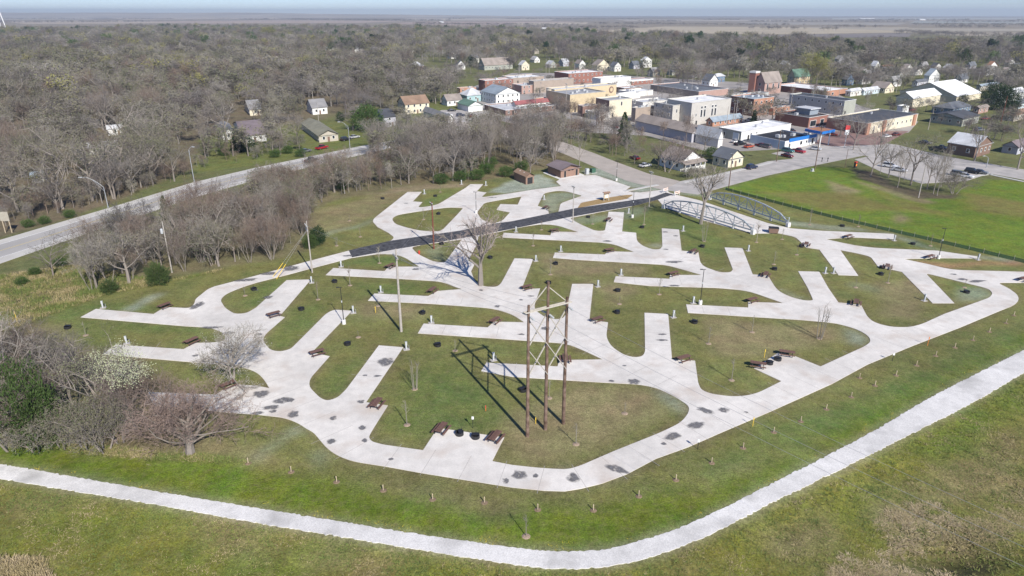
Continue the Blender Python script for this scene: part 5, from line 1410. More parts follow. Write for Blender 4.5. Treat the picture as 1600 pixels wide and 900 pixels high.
for x, y, az in ((905,205,30),(890,200,30),(960,200,115),(1100,215,115),(1110,222,115),(1098,208,115),(1190,195,30),(1200,198,30),(1212,203,30),(1235,206,115),(1330,190,30),(1340,187,30),(1170,190,115),(925,170,40),(870,188,35),(700,182,20),(720,182,20),(735,183,110),(765,188,40),(1385,215,30),(1400,212,30),(1225,215,30),(1445,225,-55),(1470,234,-55),(1530,205,20),(1575,205,20),(1130,240,30),(1390,262,-50),(1405,268,-50)):
    cc = rgC.choice(['white', 'silver', 'grey', 'black', 'navy', 'darkred']); stl = rgC.choice(['sedan', 'suv', 'pickup'])
    car(x, y, az, stl, cc, '%s %s parked along the downtown streets' % (dict(navy='dark blue', darkred='dark red').get(cc, cc), dict(suv='SUV', pickup='pickup truck').get(stl, stl)), group='cars parked along the downtown streets')
# station sign, price box, dark posts
t = thing('pole_sign', 'tall station sign with red and white panels on one post', 'sign', at(1319,231))
H = hgt(1319,231,196)
mb = MB(); mb.tube((0, 0, 0), (0, 0, H - 2), .14, n=8); mb.build('post', 'galv', t)
mb = MB(); mb.box((0, 0, H - .8), (2.2, .3, 1.7), R(20)); mb.build('upper_panel', 'sign_red', t)
mb = MB(); mb.box((0, 0, H - 2.7), (1.9, .3, 1.9), R(20)); mb.build('price_panel', 'sign_white', t)
t = thing('newspaper_box', 'red and black standing box at the edge of the pale lot', 'box', at(1336,262), R(30))
mb = MB(); mb.box((0, 0, .9), (.8, .7, 1.8)); mb.build('box', 'rubber_dark', t)
mb = MB(); mb.box((0, 0, 1.95), (.9, .8, .35)); mb.build('cap', 'sign_red', t)
mb = MB(); mb.box((0, -.36, 1.0), (.6, .03, .8)); mb.build('front_panel', 'orange', t)
for x, y in ((1284,252.5),(1293,252.5)):
    t = thing('short_post', 'short dark post with round top beside the street', 'post', at(x, y), 0, 'dark posts beside the street')
    mb = MB(); mb.lathe([(.22, 0), (.22, .1), (.12, .15), (.12, 1.0), (.2, 1.05), (.22, 1.3), (.12, 1.5), (.01, 1.52)], 10); mb.build('shaft', 'rubber_dark', t)
# water tower on the far edge of town
WT = at(1, 49.0); sc = depth(WT) / FPX
t = thing('water_tower', 'white legged water tower with blue tank beyond the woods', 'water tower', WT)
HT_ = (49 - 19) * sc
for k in range(4):
    a = k * math.pi / 2 + .4
    mb = MB(); mb.tube((math.cos(a) * 17, math.sin(a) * 17, 0), (math.cos(a) * 9, math.sin(a) * 9, HT_ + 2), 1.4, n=8); mb.build('leg', 'sign_white', t)
mb = MB(); mb.tube((0, 0, 0), (0, 0, HT_), 1.0, n=10); mb.build('riser', 'sign_white', t)
tk = 8 * sc / 2
mb = MB(); mb.lathe([(.1, HT_ - tk * .3), (7, HT_), (10, HT_ + tk * .45), (10, HT_ + tk * .9)], 20); mb.build('tank', 'tank_blue', t)
mb = MB(); mb.lathe([(10, HT_ + tk * .9), (7.5, HT_ + tk * 1.35), (3.5, HT_ + tk * 1.6), (.05, HT_ + tk * 1.65)], 20); mb.build('tank_top', 'sign_white', t)
# long white sheds on the horizon
for x, y, w in ((1354,29.5,24),(850,48,7),(690,36,6),(1440,31.5,9)):
    c = at(x, y); s = depth(c) / FPX; t = thing('farm_building', 'long white farm shed far out on the plain', 'farm building', c, 0, 'far white farm sheds')
    hh = 4 if w > 15 else 6
    mb = MB(); mb.box((0, 0, hh / 2), (w * s, 30, hh)); mb.build('wall', 'w_white', t)
    mb = MB(); q = w * s / 2; mb.add([(-q, -16, hh), (q, -16, hh), (q, 0, hh + 3), (-q, 0, hh + 3), (-q, 16, hh), (q, 16, hh)], [(0, 1, 2, 3), (3, 2, 5, 4), (0, 3, 4), (1, 5, 2)]); mb.build('roof', 'r_white', t)

# ================================================================== trees
class Grow:
    def __init__(s, seed, far=False):
        s.r = random.Random(seed); s.tubes, s.rib, s.tips = MB(), ([], []), []
    def ribbon(s, p, q, w):
        d = q - p
        a = d.cross(Vector((s.r.uniform(-1, 1), s.r.uniform(-1, 1), s.r.uniform(-1, 1))))
        if a.length < 1e-5: return
        a = a.normalized() * w
        V, F = s.rib; n = len(V)
        V += [tuple(p - a), tuple(p + a), tuple(q)]; F.append((n, n + 1, n + 2))
    def branch(s, p, d, L_, rad, lvl, cfg):
        nseg = cfg['seg'][lvl]
        pts_ = [p]; dirs = [d]
        for i in range(nseg):
            j = cfg['jit'][lvl]
            d = (d + Vector((s.r.uniform(-j, j), s.r.uniform(-j, j), s.r.uniform(-j, j) + cfg['up'][lvl]))).normalized()
            q = pts_[-1] + d * (L_ / nseg)
            if q.z < .1: q.z = .1
            r0, r1 = rad * (1 - .75 * i / nseg), rad * (1 - .75 * (i + 1) / nseg)
            if lvl <= cfg['tube']:
                s.tubes.tube(pts_[-1], q, r0, r1, 6 if lvl == 0 else (5 if lvl == 1 else 3), cap=False)
            else:
                s.ribbon(pts_[-1], q, max(r0, cfg['w']))
            pts_.append(q); dirs.append(d)
        if lvl + 1 >= len(cfg['n']) + 1:
            s.tips.append(pts_[-1]); return
        nc = cfg['n'][lvl]
        for k in range(nc):
            t = cfg['t0'][lvl] + (1 - cfg['t0'][lvl]) * ((k + s.r.random()) / nc)
            x = min(t * nseg, nseg - 1e-4); i = int(x)
            pp = pts_[i].lerp(pts_[i + 1], x - i); dd = dirs[i + 1]
            ang = R(s.r.uniform(*cfg['ang'][lvl])); az = s.r.uniform(0, 2 * math.pi) if lvl else 2.4 * k + s.r.uniform(-.4, .4)
            o = dd.orthogonal().normalized(); o2 = dd.cross(o)
            nd = (dd * math.cos(ang) + (o * math.cos(az) + o2 * math.sin(az)) * math.sin(ang)).normalized()
            s.branch(pp, nd, L_ * s.r.uniform(*cfg['len'][lvl]) * (1.15 - .45 * t), rad * cfg['rr'][lvl], lvl + 1, cfg)
    def rib_mesh(s, name, mats, leaf=0, lsize=.2, lscat=.5):
        V, F = s.rib; V, F = list(V), list(F); m = [0] * len(F)
        if leaf:
            for tp in s.tips:
                for k in range(leaf):
                    c = tp + Vector((s.r.gauss(0, lscat), s.r.gauss(0, lscat), s.r.gauss(0, lscat)))
                    a = Vector((s.r.uniform(-1, 1), s.r.uniform(-1, 1), s.r.uniform(-1, 1))).normalized() * lsize * s.r.uniform(.5, 1.2)
                    b = a.orthogonal().normalized() * lsize * .6
                    n = len(V); V += [tuple(c - a), tuple(c + b), tuple(c + a), tuple(c - b)]; F.append((n, n + 1, n + 2, n + 3)); m.append(1)
        me = bpy.data.meshes.new(name); me.from_pydata(V, [], F)
        for q in mats: me.materials.append(M[q])
        if any(m): me.polygons.foreach_set('material_index', m)
        me.update(); return me
def cfg(spread=1.0, dens=1.0, fork=.28, up=.05, w=.013, nl=4):
    return dict(seg=[3, 4, 3, 2, 1], jit=[.08, .20, .26, .30, .3], up=[.1, up, up * .8, .03, 0], tube=2, w=w,
                n=[7, max(3, int(7 * dens)), max(3, int(7 * dens)), max(3, int(6 * dens))][:nl], t0=[.35, .25, .2, .15], ang=[(22 * spread, 58 * spread), (28, 62), (25, 65), (20, 60)],
                len=[(.85, 1.35), (.42, .62), (.40, .62), (.38, .60)], rr=[.50, .42, .40, .5])
PROTO = {}
def proto(kind, seed, c, H0=6.0, trunk_r=.22, mats=('twig_grey',), leaf=0, lsize=.2, lscat=.5, multi=1, bark='bark'):
    g = Grow(seed)
    for k in range(multi):
        a = k * 2.4
        b = Vector((math.cos(a), math.sin(a), 0)) * (.0 if multi == 1 else .35)
        d = Vector((math.cos(a) * (.0 if multi == 1 else .45), math.sin(a) * (.0 if multi == 1 else .45), 1)).normalized()
        g.branch(b, d, H0, trunk_r, 0, c)
    top = sorted(v[2] for v in g.rib[0])[int(len(g.rib[0]) * .985)]
    g.tubes.v = [(x / top, y / top, z / top - (.012 if z < .05 else 0)) for x, y, z in g.tubes.v]
    g.rib = ([(x / top, y / top, z / top) for x, y, z in g.rib[0]], g.rib[1]); g.tips = [q / top for q in g.tips]
    tm = g.tubes.mesh(kind + '_trunk', bark)
    cm_ = g.rib_mesh(kind + '_crown', mats, leaf, lsize / top, lscat / top)
    PROTO.setdefault(kind, []).append((tm, cm_))
for k in range(4): proto('bare', 100 + k, cfg(1.0, 1.0))
for k in range(2): proto('bare', 110 + k, cfg(.75, 1.0, up=.1))
for k in range(3): proto('tall', 120 + k, cfg(.55, .95, up=.14), H0=8, mats=('twig_pale',))
for k in range(3): proto('bud', 130 + k, cfg(1.0, .95), mats=('twig_grey', 'bud_green'), leaf=1, lsize=.10, lscat=.22)
for k in range(2): proto('yellow', 140 + k, cfg(.9, 1.0), mats=('twig_grey', 'bud_yellow'), leaf=2, lsize=.13, lscat=.25)
for k in range(3): proto('brown', 150 + k, cfg(.9, 1.0, up=.08), H0=4, trunk_r=.12, mats=('twig_brown',), multi=2)
for k in range(3): proto('upright', 170 + k, cfg(.50, .85, up=.12), H0=5, trunk_r=.10, mats=('twig_grey',), multi=3)
for k in range(2): proto('rusty', 180 + k, cfg(.55, .9, up=.10), H0=4, trunk_r=.08, mats=('twig_brown',), multi=4)
for k in range(2): proto('brush', 160 + k, cfg(1.0, .85, up=.02), H0=2.2, trunk_r=.07, mats=('twig_grey', 'bud_green'), leaf=1, lsize=.045, lscat=.15, multi=4)
# light-weight far versions
FARP = []
def farproto(seed, c, mats, leaf=0, lsize=.5, H0=6.0, w=.036):
    c = dict(c); c['w'] = w; c['n'] = [6, 6, 5]; c['tube'] = 0; c['seg'] = [2, 3, 2, 1]
    g = Grow(seed); g.branch(Vector((0, 0, 0)), Vector((0, 0, 1)), H0, .25, 0, c)
    for tp in list(g.tips):
        for k in range(5):
            g.ribbon(tp - Vector((g.r.gauss(0, .5), g.r.gauss(0, .5), g.r.uniform(0, .8))), tp + Vector((g.r.gauss(0, .6), g.r.gauss(0, .6), g.r.uniform(-.3, .7))), w)
    top = sorted(v[2] for v in g.rib[0])[int(len(g.rib[0]) * .985)]
    V0 = g.tubes.v; F0 = g.tubes.f; n = len(V0)
    V, F = g.rib
    tips = g.tips
    V = [tuple(q) for q in V0] + list(V); F = [tuple(f) for f in F0] + [tuple(i + n for i in f) for f in F]
    m = [0] * len(F)
    for tp in tips:
        for k in range(leaf):
            cc = tp + Vector((g.r.gauss(0, .45), g.r.gauss(0, .45), g.r.gauss(0, .45))); a = Vector((g.r.uniform(-1, 1), g.r.uniform(-1, 1), g.r.uniform(-1, 1))).normalized() * lsize; b = a.orthogonal().normalized() * lsize * .6
            i = len(V); V += [tuple(cc - a), tuple(cc + b), tuple(cc + a), tuple(cc - b)]; F.append((i, i + 1, i + 2, i + 3)); m.append(1)
    V = [(x / top, y / top, z / top) for x, y, z in V]
    me = bpy.data.meshes.new('far_tree'); me.from_pydata(V, [], F)
    for q in mats: me.materials.append(M[q])
    me.polygons.foreach_set('material_index', m); me.update()
    FARP.append(me)
for k in range(4): farproto(200 + k, cfg(1.0, 1.0), ('twig_grey',))
for k in range(2): farproto(210 + k, cfg(.8, 1.0, up=.1), ('twig_brown',))
for k in range(2): farproto(220 + k, cfg(1.0, 1.0), ('twig_grey', 'bud_green'), 2, .28)
for k in range(2): farproto(230 + k, cfg(.6, 1.0, up=.14), ('twig_pale',), H0=8)

for k in range(2): farproto(240 + k, cfg(.5, 1.0, up=.12), ('twig_grey',), H0=8)
for k in range(2): farproto(250 + k, cfg(.55, 1.0, up=.10), ('twig_brown',), H0=7)
farproto(260, cfg(.8, 1.0), ('leaf_conifer', 'leaf_conifer'), 9, .45)
farproto(261, cfg(.9, 1.0), ('twig_grey', 'leaf_green'), 5, .40)
for k in range(2): farproto(270 + k, cfg(1.0, 1.0), ('twig_grey', 'bud_yellow'), 2, .32)
def leafy(kind, seed, mats, n=1500, ls=.07, shape='cone', bark='bark'):
    """evergreens: needle sprays on whorled boughs (unit height)"""
    rg = random.Random(seed); V, F = [], []
    for k in range(n):
        if shape == 'cone':
            z = 1 - rg.random() ** .62; z = max(.04, z); rmax = .23 * (1 - z) ** .8 * (1 + .22 * math.sin(z * 46)) + .015
            a = rg.uniform(0, 6.283); r = rmax * (rg.random() ** .35)
            rmax *= 1 + .15 * math.sin(a * 3 + z * 9)
            c = Vector((math.cos(a) * r, math.sin(a) * r, z - r * .22)); d = Vector((math.cos(a), math.sin(a), -.35 + rg.uniform(-.3, .3))).normalized()
        else:
            a = rg.uniform(0, 6.283); u = rg.uniform(-1, 1); q = Vector((math.cos(a) * math.sqrt(1 - u * u), math.sin(a) * math.sqrt(1 - u * u), u))
            lump = 1 + .55 * noise.noise(q * 1.9 + Vector((seed, 0, 0))) + .35 * noise.noise(q * 5 + Vector((seed, 3, 0)))
            c = q * (.5 * lump * rg.random() ** .3); c = Vector((c.x * 1.15, c.y * 1.15, .52 + c.z)); c.z = max(.02, c.z); d = (q + Vector((rg.uniform(-.7, .7), rg.uniform(-.7, .7), rg.uniform(-.3, .9)))).normalized()
        l = ls * rg.uniform(.5, 1.3); b = d.orthogonal().normalized(); b = (b * math.cos(k) + d.cross(b) * math.sin(k)) * l * .38
        i = len(V); V += [tuple(c - d * l * .5), tuple(c + b), tuple(c + d * l), tuple(c - b)]; F.append((i, i + 1, i + 2, i + 3))
    me = bpy.data.meshes.new(kind + '_crown'); me.from_pydata(V, [], F)
    for q in mats: me.materials.append(M[q])
    me.update()
    tb = MB(); tb.tube((0, 0, -.02), (0, 0, .92 if shape == 'cone' else .5), .022, .004, 6)
    PROTO.setdefault(kind, []).append((tb.mesh(kind + '_trunk', bark), me))
leafy('spruce', 1, ['leaf_conifer'], 5200, .034); leafy('spruce', 2, ['leaf_conifer'], 4600, .036)
leafy('cedar', 3, ['leaf_cedar'], 7000, .034, 'ball'); leafy('cedar', 4, ['leaf_conifer'], 6500, .034, 'ball')
leafy('bush', 5, ['leaf_green'], 4200, .04, 'ball'); leafy('crimson', 6, ['leaf_crimson'], 1200, .09, 'ball'); leafy('pink', 7, ['blossom_pink'], 1400, .08, 'ball')

TREES = []          # (point, height, kind, variant, width factor, label, group, force)
def tree(px, py, ytop, kind, label, wf=1.0, var=None, group=None, H=None):
    p = at(px, py); H = H or hgt(px, py, ytop)
    TREES.append([p, H, kind, var, wf, label, group, True])
rgT = random.Random(99)
KW = dict(rusty='rusty-brown bare', upright='slim many-stemmed grey', bare='spreading grey bare', bud='greenish budding', tall='tall pale bare', brown='brown twiggy', brush='low brushy', yellow='yellow-green budding')
BLOCK = [W_OUT, W_TRAIL, W_HWY, W_ASPH] + [pl for k, pl in W_STREETS if k not in ('downtown_paving', 'brick_street')] + FOOT
BLOCK += [pts(q) for q in ([(335,230),(350,212),(420,212),(425,234)], [(455,230),(470,200),(480,185),(545,188),(545,226)], [(595,182),(640,172),(700,160),(715,185),(690,200),(640,200)], [(380,175),(420,172),(425,190),(385,192)], [(640,108),(720,108),(740,118),(650,122)], [(225,86),(260,86),(270,98),(228,98)], [(140,225),(200,208),(230,225),(150,250)])]
def clear(P):
    ok = np.ones(len(P), bool)
    for pl in BLOCK: ok &= ~pip(P, pl)
    return ok
def scatter(px, area, hr, kinds, label, group, maxn=4000, grow=0.0):
    pl = pts(px); A = np.array([(q.x, q.y) for q in pl])
    lo, hi = A.min(0), A.max(0)
    rs = np.random.RandomState(len(TREES) + 17)
    tot = abs(sum(A[i - 1][0] * A[i][1] - A[i][0] * A[i - 1][1] for i in range(len(A)))) / 2
    n = int(tot / area); box = (hi - lo).prod(); P = rs.uniform(lo, hi, (int(n * box / tot) + 1, 2))
    P = P[pip(P, pl)][:maxn]; P = P[clear(P)]
    ks = [k for k, w in kinds]; ws = np.array([w for k, w in kinds], float); ws /= ws.sum()
    cum = np.cumsum(ws)
    for x, y in P:
        f = .5 + .75 * noise.noise(Vector((x * .022, y * .022, len(label)))) + rs.normal(0, .22)      # groves of a kind
        k = ks[min(len(ks) - 1, int(np.searchsorted(cum, min(.999, max(0, f)))))]
        g = noise.noise(Vector((x * .012, y * .012, 7.7)))
        if grow and noise.noise(Vector((x * .016, y * .010, 3.1))) > grow: continue
        lb = KW.get(k, 'bare') + ' tree ' + label.split(' tree ', 1)[1] if ' tree ' in label else label
        TREES.append([Vector((x, y, 0)), hr[0] + (hr[1] - hr[0]) * min(1.25, max(-.15, .5 + .7 * g + rs.normal(0, .33))), k, None, rs.uniform(.85, 1.3) * (1.12 if k in ('bare', 'bud', 'yellow') else .68), lb, group, False])
scatter([(120,440),(140,455),(260,434),(350,416),(440,404),(488,386),(488,335),(520,306),(600,297),(640,288),(640,264),(560,260),(480,292),(400,315),(300,345),(200,380),(140,405)], 15, (5, 10.5), [('upright', 4), ('bud', 2.5), ('rusty', 5), ('bare', 1.5), ('brush', 2), ('tall', 2)], 'bare twiggy tree in the thicket between highway and campground', 'thicket trees along the highway')
scatter([(0,430),(130,400),(140,450),(40,480),(0,500)], 90, (3, 7), [('brush', 3), ('bare', 2), ('bud', 2)], 'small bare tree on the grassy bank below the highway', 'bank trees below the highway')
scatter([(640,288),(720,285),(800,274),(850,262),(895,243),(860,224),(770,210),(640,218),(560,248),(600,262)], 36, (8, 15), [('bare', 4), ('upright', 4), ('bud', 3), ('tall', 3), ('rusty', 2)], 'bare tree in the thicket behind the campground restroom', 'thicket trees behind the campground')
scatter([(-60,92),(640,92),(640,118),(540,148),(470,162),(330,172),(300,195),(275,235),(290,278),(165,318),(0,364),(-60,380)], 78, (8, 18), [('bare', 4), ('bud', 6), ('rusty', 1.4), ('tall', 3), ('upright', 2), ('yellow', 1.2)], 'bare tree in the big woods beyond the highway', 'trees of the big woods')
scatter([(-60,95),(330,96),(340,130),(-60,140)], 70, (11, 15), [('tall', 4), ('yellow', 2)], 'tall pale bare tree in the far grove of the big woods', 'trees of the pale grove')
scatter([(300,172),(650,122),(690,150),(560,205),(540,222),(420,252),(312,262)], 170, (7, 14), [('bare', 5), ('bud', 4), ('tall', 2)], 'bare yard tree among the houses above the highway', 'yard trees above the highway')
scatter([(560,215),(690,150),(720,190),(690,215)], 75, (7, 12), [('bare', 3), ('bud', 4), ('brush', 2)], 'bare tree beside the highway corner garage', 'trees at the highway corner')
scatter([(800,232),(965,232),(960,196),(880,186),(800,190)], 95, (6, 10), [('bare', 5), ('brown', 4), ('brush', 2)], 'bare mauve-brown tree between the street and the stores', 'trees in front of the stores')
scatter([(690,150),(760,115),(640,105),(560,120)], 150, (8, 13), [('bare', 5), ('bud', 3)], 'bare tree among the houses behind the highway corner', 'trees behind the corner houses')
scatter([(1340,160),(1600,190),(1600,240),(1545,225),(1440,205)], 190, (6, 11), [('bare', 5), ('bud', 2), ('brush', 3)], 'bare street tree among the houses by the civic building', 'trees near the civic building')
scatter([(1330,118),(1640,120),(1640,172),(1560,165),(1540,140),(1440,125),(1400,150),(1330,140)], 130, (8, 14), [('bare', 6), ('bud', 2)], 'bare tree among the houses around the huge hall', 'trees around the huge hall')
scatter([(980,118),(1330,112),(1340,135),(1300,135),(1220,125),(1160,125),(1080,135),(990,118)], 150, (8, 15), [('bare', 6), ('bud', 3)], 'bare tree behind the brick stores', 'trees behind the stores')
scatter([(745,178),(800,190),(905,206),(1110,236),(1240,230),(1420,206),(1430,190),(1345,166),(1300,142),(1150,128),(900,114),(800,114),(740,135)], 420, (6, 11), [('bare', 5), ('brown', 2), ('bud', 2)], 'bare street tree between the downtown buildings', 'downtown street trees')
scatter([(0,362),(165,318),(300,277),(300,258),(165,296),(0,335)], 16, (3, 6.5), [('brush', 4), ('upright', 3), ('rusty', 2)], 'bare tree at the wood edge beside the highway', 'wood edge brush beside the highway')
scatter([(305,268),(420,246),(540,222),(545,205),(430,225),(310,240)], 38, (2.5, 6), [('brush', 4), ('upright', 2), ('bud', 2), ('rusty', 1)], 'bare tree in the yards above the highway', 'yard brush above the highway')
scatter([(880,234),(985,266),(1015,250),(1000,225),(900,205)], 70, (5, 10), [('bare', 4), ('brown', 3), ('brush', 3)], 'bare tree on the lawn beside the dark spruce', 'lawn trees beside the spruce')
# town canopy running out to the fields
CAN = [(-80,92),(640,92),(760,112),(980,112),(1330,112),(1640,118),(1700,110),(1700,80),(1420,77),(1200,69),(1050,64),(900,58),(820,54)]
scatter(CAN + [(640,48),(300,47),(-80,55)], 270, (11, 20), [('rusty', 1.2), ('bare', 4), ('bud', 2.2), ('bare', 3), ('yellow', 2.0), ('upright', 1), ('cedar', .45), ('bush', .4)], 'bare town tree in the far canopy', 'far canopy trees', maxn=12000, grow=.33)
def belt(pl, step, w, hr):
    P = pts(pl); rs = random.Random(int(pl[0][0]))
    for a, b in zip(P[:-1], P[1:]):
        n = int((b - a).length / step)
        for i in range(n):
            q = a.lerp(b, (i + rs.random()) / n) + Vector((rs.gauss(0, w), rs.gauss(0, w), 0))
            if noise.noise(q * .0022) < -.05: continue
            TREES.append([q, rs.uniform(*hr), 'bare', None, 1.7, 'far field tree', 'far field trees', False])
for pl in ([(-100,36),(150,35),(300,34.5)], [(380,31),(520,31.5),(640,33)], [(900,37.5),(1100,39.5),(1250,40.5)], [(640,38),(760,40),(960,41)], [(1290,47),(1420,49)], [(1300,43),(1600,44)], [(1430,56),(1700,60)], [(1400,51),(1500,58)], [(1000,34),(1300,34.5),(1600,35)], [(700,30),(1000,30)], [(0,30),(400,30),(700,33)], [(1100,31.5),(1700,31.5)], [(880,46),(1000,43.5)], [(1430,39.5),(1700,40.5)], [(1380,41),(1600,42)], [(1560,63),(1700,66)], [(1180,46),(1250,46)], [(820,44),(900,44)]):
    belt(pl, 4.5, 24, (7, 13))
for pl in ([(560,25.6),(1700,25.6)],):
    belt(pl, 60, 160, (8, 13))

# ---- trees that stand out one by one
tree(751,446,334,'cotton','massive pale bare tree with thick trunk beside the camp drive', .95)
tree(1095,350,244,'vase','bare vase-shaped tree in front of the near truss', 1.0)
tree(297,708,606,'spread','big spreading brown bare tree with drooping twigs beside the trail', 1.25)
tree(362,593,516,'crab','wide white-blossom tree beside a campsite pad', .78)
tree(207,650,543,'pear','cream-blossom tree behind the spreading brown tree', 1.2)
tree(258,656,575,'brown','bare tan tree between the cream-blossom tree and the pad', 1.1)
tree(215,668,585,'brown','rusty bare tree in front of the cream blossoms', 1.0)
for x, y, yt, k in ((20,640,495,'bare'),(70,600,520,'bare'),(120,652,525,'bare'),(160,660,545,'bud'),(100,610,530,'bud'),(35,690,590,'brown'),(135,700,630,'brush'),(165,705,640,'brush'),(100,700,640,'brush'),(20,700,610,'brush'),(60,705,650,'brush'),(-15,660,520,'bare'),(0,560,490,'bare'),(45,560,500,'bud'),(90,575,525,'brush'),(180,640,560,'bare'),(140,620,540,'bare'),(30,600,510,'bud'),(60,650,560,'brown'),(5,625,520,'brown'),(190,690,630,'brush')):
    tree(x, y, yt, k, {'bare': 'grey bare tree in the brushy corner above the gravel trail', 'bud': 'greenish budding tree in the brushy corner above the gravel trail', 'brown': 'rusty bare tree in the brushy corner above the gravel trail', 'brush': 'low dark brush clump above the gravel trail'}[k], 1.0, None, 'brush of the trail corner')
tree(62,700,600,'cedar','broad green juniper in the brushy corner by the trail', .62, 0)
tree(50,668,572,'cedar','tall green juniper at the back of the brushy corner', .55, 0)
tree(250,445,413,'cedar','round olive cedar bush at the thicket edge', .95, 0)
tree(173,458,437,'cedar','small olive cedar bush left of the round cedar', 1.1, 0)
tree(497,383,355,'cedar','dark green cedar at the thicket tip near the guyed pole', .8, 1)
tree(485,388,368,'cedar','olive cedar bush beside the dark green cedar', 1.0, 0)
tree(262,352,305,'spruce','slim green cedar standing above the thicket', .9)
tree(974,224,174,'spruce','tall dark spruce in front of the stucco wing', 1.05, 0)
tree(1177,195,171,'spruce','pale green conifer beside the red brick corner building', 1.1, 1)
tree(205,155,125,'spruce','bright green conifer standing alone in the big woods', 1.0, 1)
tree(372,237,200,'spruce','dark cedar in front of the white house above the highway', 1.3, 1)
tree(388,237,214,'cedar','dark low cedar beside the white house', 1.1, 1)
tree(533,190,176,'cedar','small dark juniper beside the ranch house drive', .9, 1)
tree(575,205,165,'bush','green leafing bush beside the lilac-grey house', 1.1)
tree(577,196,182,'crimson','crimson leafing bush beside the lilac-grey house', 1.0)
tree(596,203,194,'bush','low green hedge bush below the lilac-grey house', 1.6)
for x, y, yt, l in ((1552,172,132,'dark rusty evergreen beside the huge hall'),(1570,172,138,'dark evergreen between huge hall and storage barn'),(1503,163,148,'small dark cedar in front of the huge hall'),(738,104,88,'dark round evergreen beside the gable cottage'),(1345,130,112,'dark evergreen bush near the white hip cottage'),(1043,90,70,'dark evergreen beside the pink tree')):
    tree(x, y, yt, 'cedar', l, .95, 1)
tree(1049,88,72,'pink','pink blossom tree in the far canopy', 1.0)
tree(960,98,70,'bush','round bright green tree in the far canopy', 1.1)
tree(1265,137,84,'yellow','large yellow-green budding tree behind the brick warehouse', 1.15, 0)
tree(1275,138,92,'yellow','smaller yellow-green tree beside the large one', 1.0, 1)
tree(420,64,42,'yellow','pale yellow-green round tree in the far canopy', 1.3, 0)
tree(1480,100,68,'yellow','pale green tall tree beyond the huge hall', 1.2, 1)
for x, y, yt in ((1360,277,200),(1388,277,222),(1402,293,230),(1423,289,212),(1458,303,236),(1470,292,220),(1464,306,248),(1375,272,228),(1412,283,240),(1448,296,238)):
    tree(x, y, yt, rgT.choice(['tall', 'bare', 'bud']), 'slim bare tree in the row beside the pale parking lot', .8, None, 'tree row beside the pale lot')
tree(1490,303,272,'brush','low bare brush at the end of the lot tree row', 1.2)
tree(1041,269,216,'brown','dense brown-twigged tree in front of the white bungalow', 1.35, 1)
tree(1028,262,220,'bare','bare tree behind the bungalow tree', 1.0)
tree(1100,238,196,'bare','dark bare tree beside the round-fronted garage', 1.0, 2)
tree(1112,246,230,'bush','green leafing bush between bungalow and cream house', 1.5)
for x, y, yt in ((1075,279,262),(1085,277,260),(1108,272,258)):
    tree(x, y, yt, 'brush', 'bare lawn shrub in front of the bungalow', 1.1, None, 'shrubs in front of the bungalow')
tree(1333,234,180,'bare','bare tree beside the station sign', 1.0, 3)
tree(1522,252,186,'bare','dark bare tree in front of the dark brown house', 1.0, 4)
tree(1590,265,178,'bare','big bare roadside tree before the blue-grey cottage', 1.0, 2)
tree(1375,232,178,'bare','bare tree in front of the civic building pillars', 1.1, 0)
tree(905,262,200,'tall','tall bare tree behind the restroom building', .9, 1)
tree(865,266,198,'tall','forked bare tree beside the restroom building', .9, 2)
tree(828,281,222,'bare','bare tree beside the small shed', .9, 1)
for x, y, yt in ((355,222,150),(398,190,155),(440,215,170),(465,225,175),(330,215,165)):
    tree(x, y, yt, 'bare', 'large bare yard tree by the white houses above the highway', 1.05, None, 'large yard trees above the highway')
tree(700,160,105,'bare','dark dense bare tree behind the white cottage', .9, 5)
tree(838,172,140,'bare','dark bare tree before the warehouse block', 1.1, 3)
for x, y in ((720,283),(745,281),(790,276),(690,287),(760,272),(815,268),(765,262),(735,262)):
    tree(x, y, y - 16, 'bush', 'green leafing shrub under the thicket trees', 1.3, None, 'green shrubs under the thicket')
for x, y in ((535,296),(55,430),(35,445),(95,415),(70,350),(45,355),(110,340),(350,243),(430,246),(450,240),(470,245)):
    tree(x, y, y - 12, 'bush', 'low green shrub along the highway verge', 1.3, None, 'green shrubs along the highway')

# special crowns
def special(kind, c, seed, H0, tr, mats, leaf, ls, lsc, multi=1, squash=1.0):
    proto(kind, seed, c, H0, tr, mats, leaf, ls, lsc, multi)
c_ = cfg(1.3, 1.35, up=.0); c_['ang'][0] = (18, 74); c_['len'][0] = (1.2, 1.75); c_['n'] = [20, 10, 9, 6]; c_['w'] = .010; c_['t0'][0] = .15; c_['rr'] = [.26, .40, .40, .5]; c_['tube'] = 1; c_['jit'] = [.1, .28, .34, .4, .3]
special('spread', c_, 311, 2.6, .30, ('twig_red',), 0, 0, 0)
c_ = cfg(1.0, 1.1, up=.06); c_['w'] = .02; c_['rr'] = [.42, .40, .40, .5]; c_['n'] = [9, 7, 6, 5]; c_['t0'][0] = .42
special('cotton', c_, 306, 7.0, .52, ('twig_pink',), 0, 0, 0)
c_ = cfg(.75, .9, up=.05); c_['w'] = .016; c_['rr'] = [.45, .42, .40, .5]; c_['n'] = [8, 6, 5, 4]; c_['t0'][0] = .55
special('vase', c_, 309, 5.0, .30, ('twig_pale',), 0, 0, 0)
c_ = cfg(1.2, 1.0, up=.03); c_['ang'][0] = (40, 75); c_['len'][0] = (1.2, 1.8); c_['n'][0] = 9
special('crab', c_, 302, 2.6, .16, ('twig_pale', 'blossom_white'), 1, .048, .12, 2)
c_ = cfg(.8, .95, up=.08)
special('pear', c_, 303, 5.0, .18, ('twig_grey', 'blossom_cream'), 3, .07, .26)

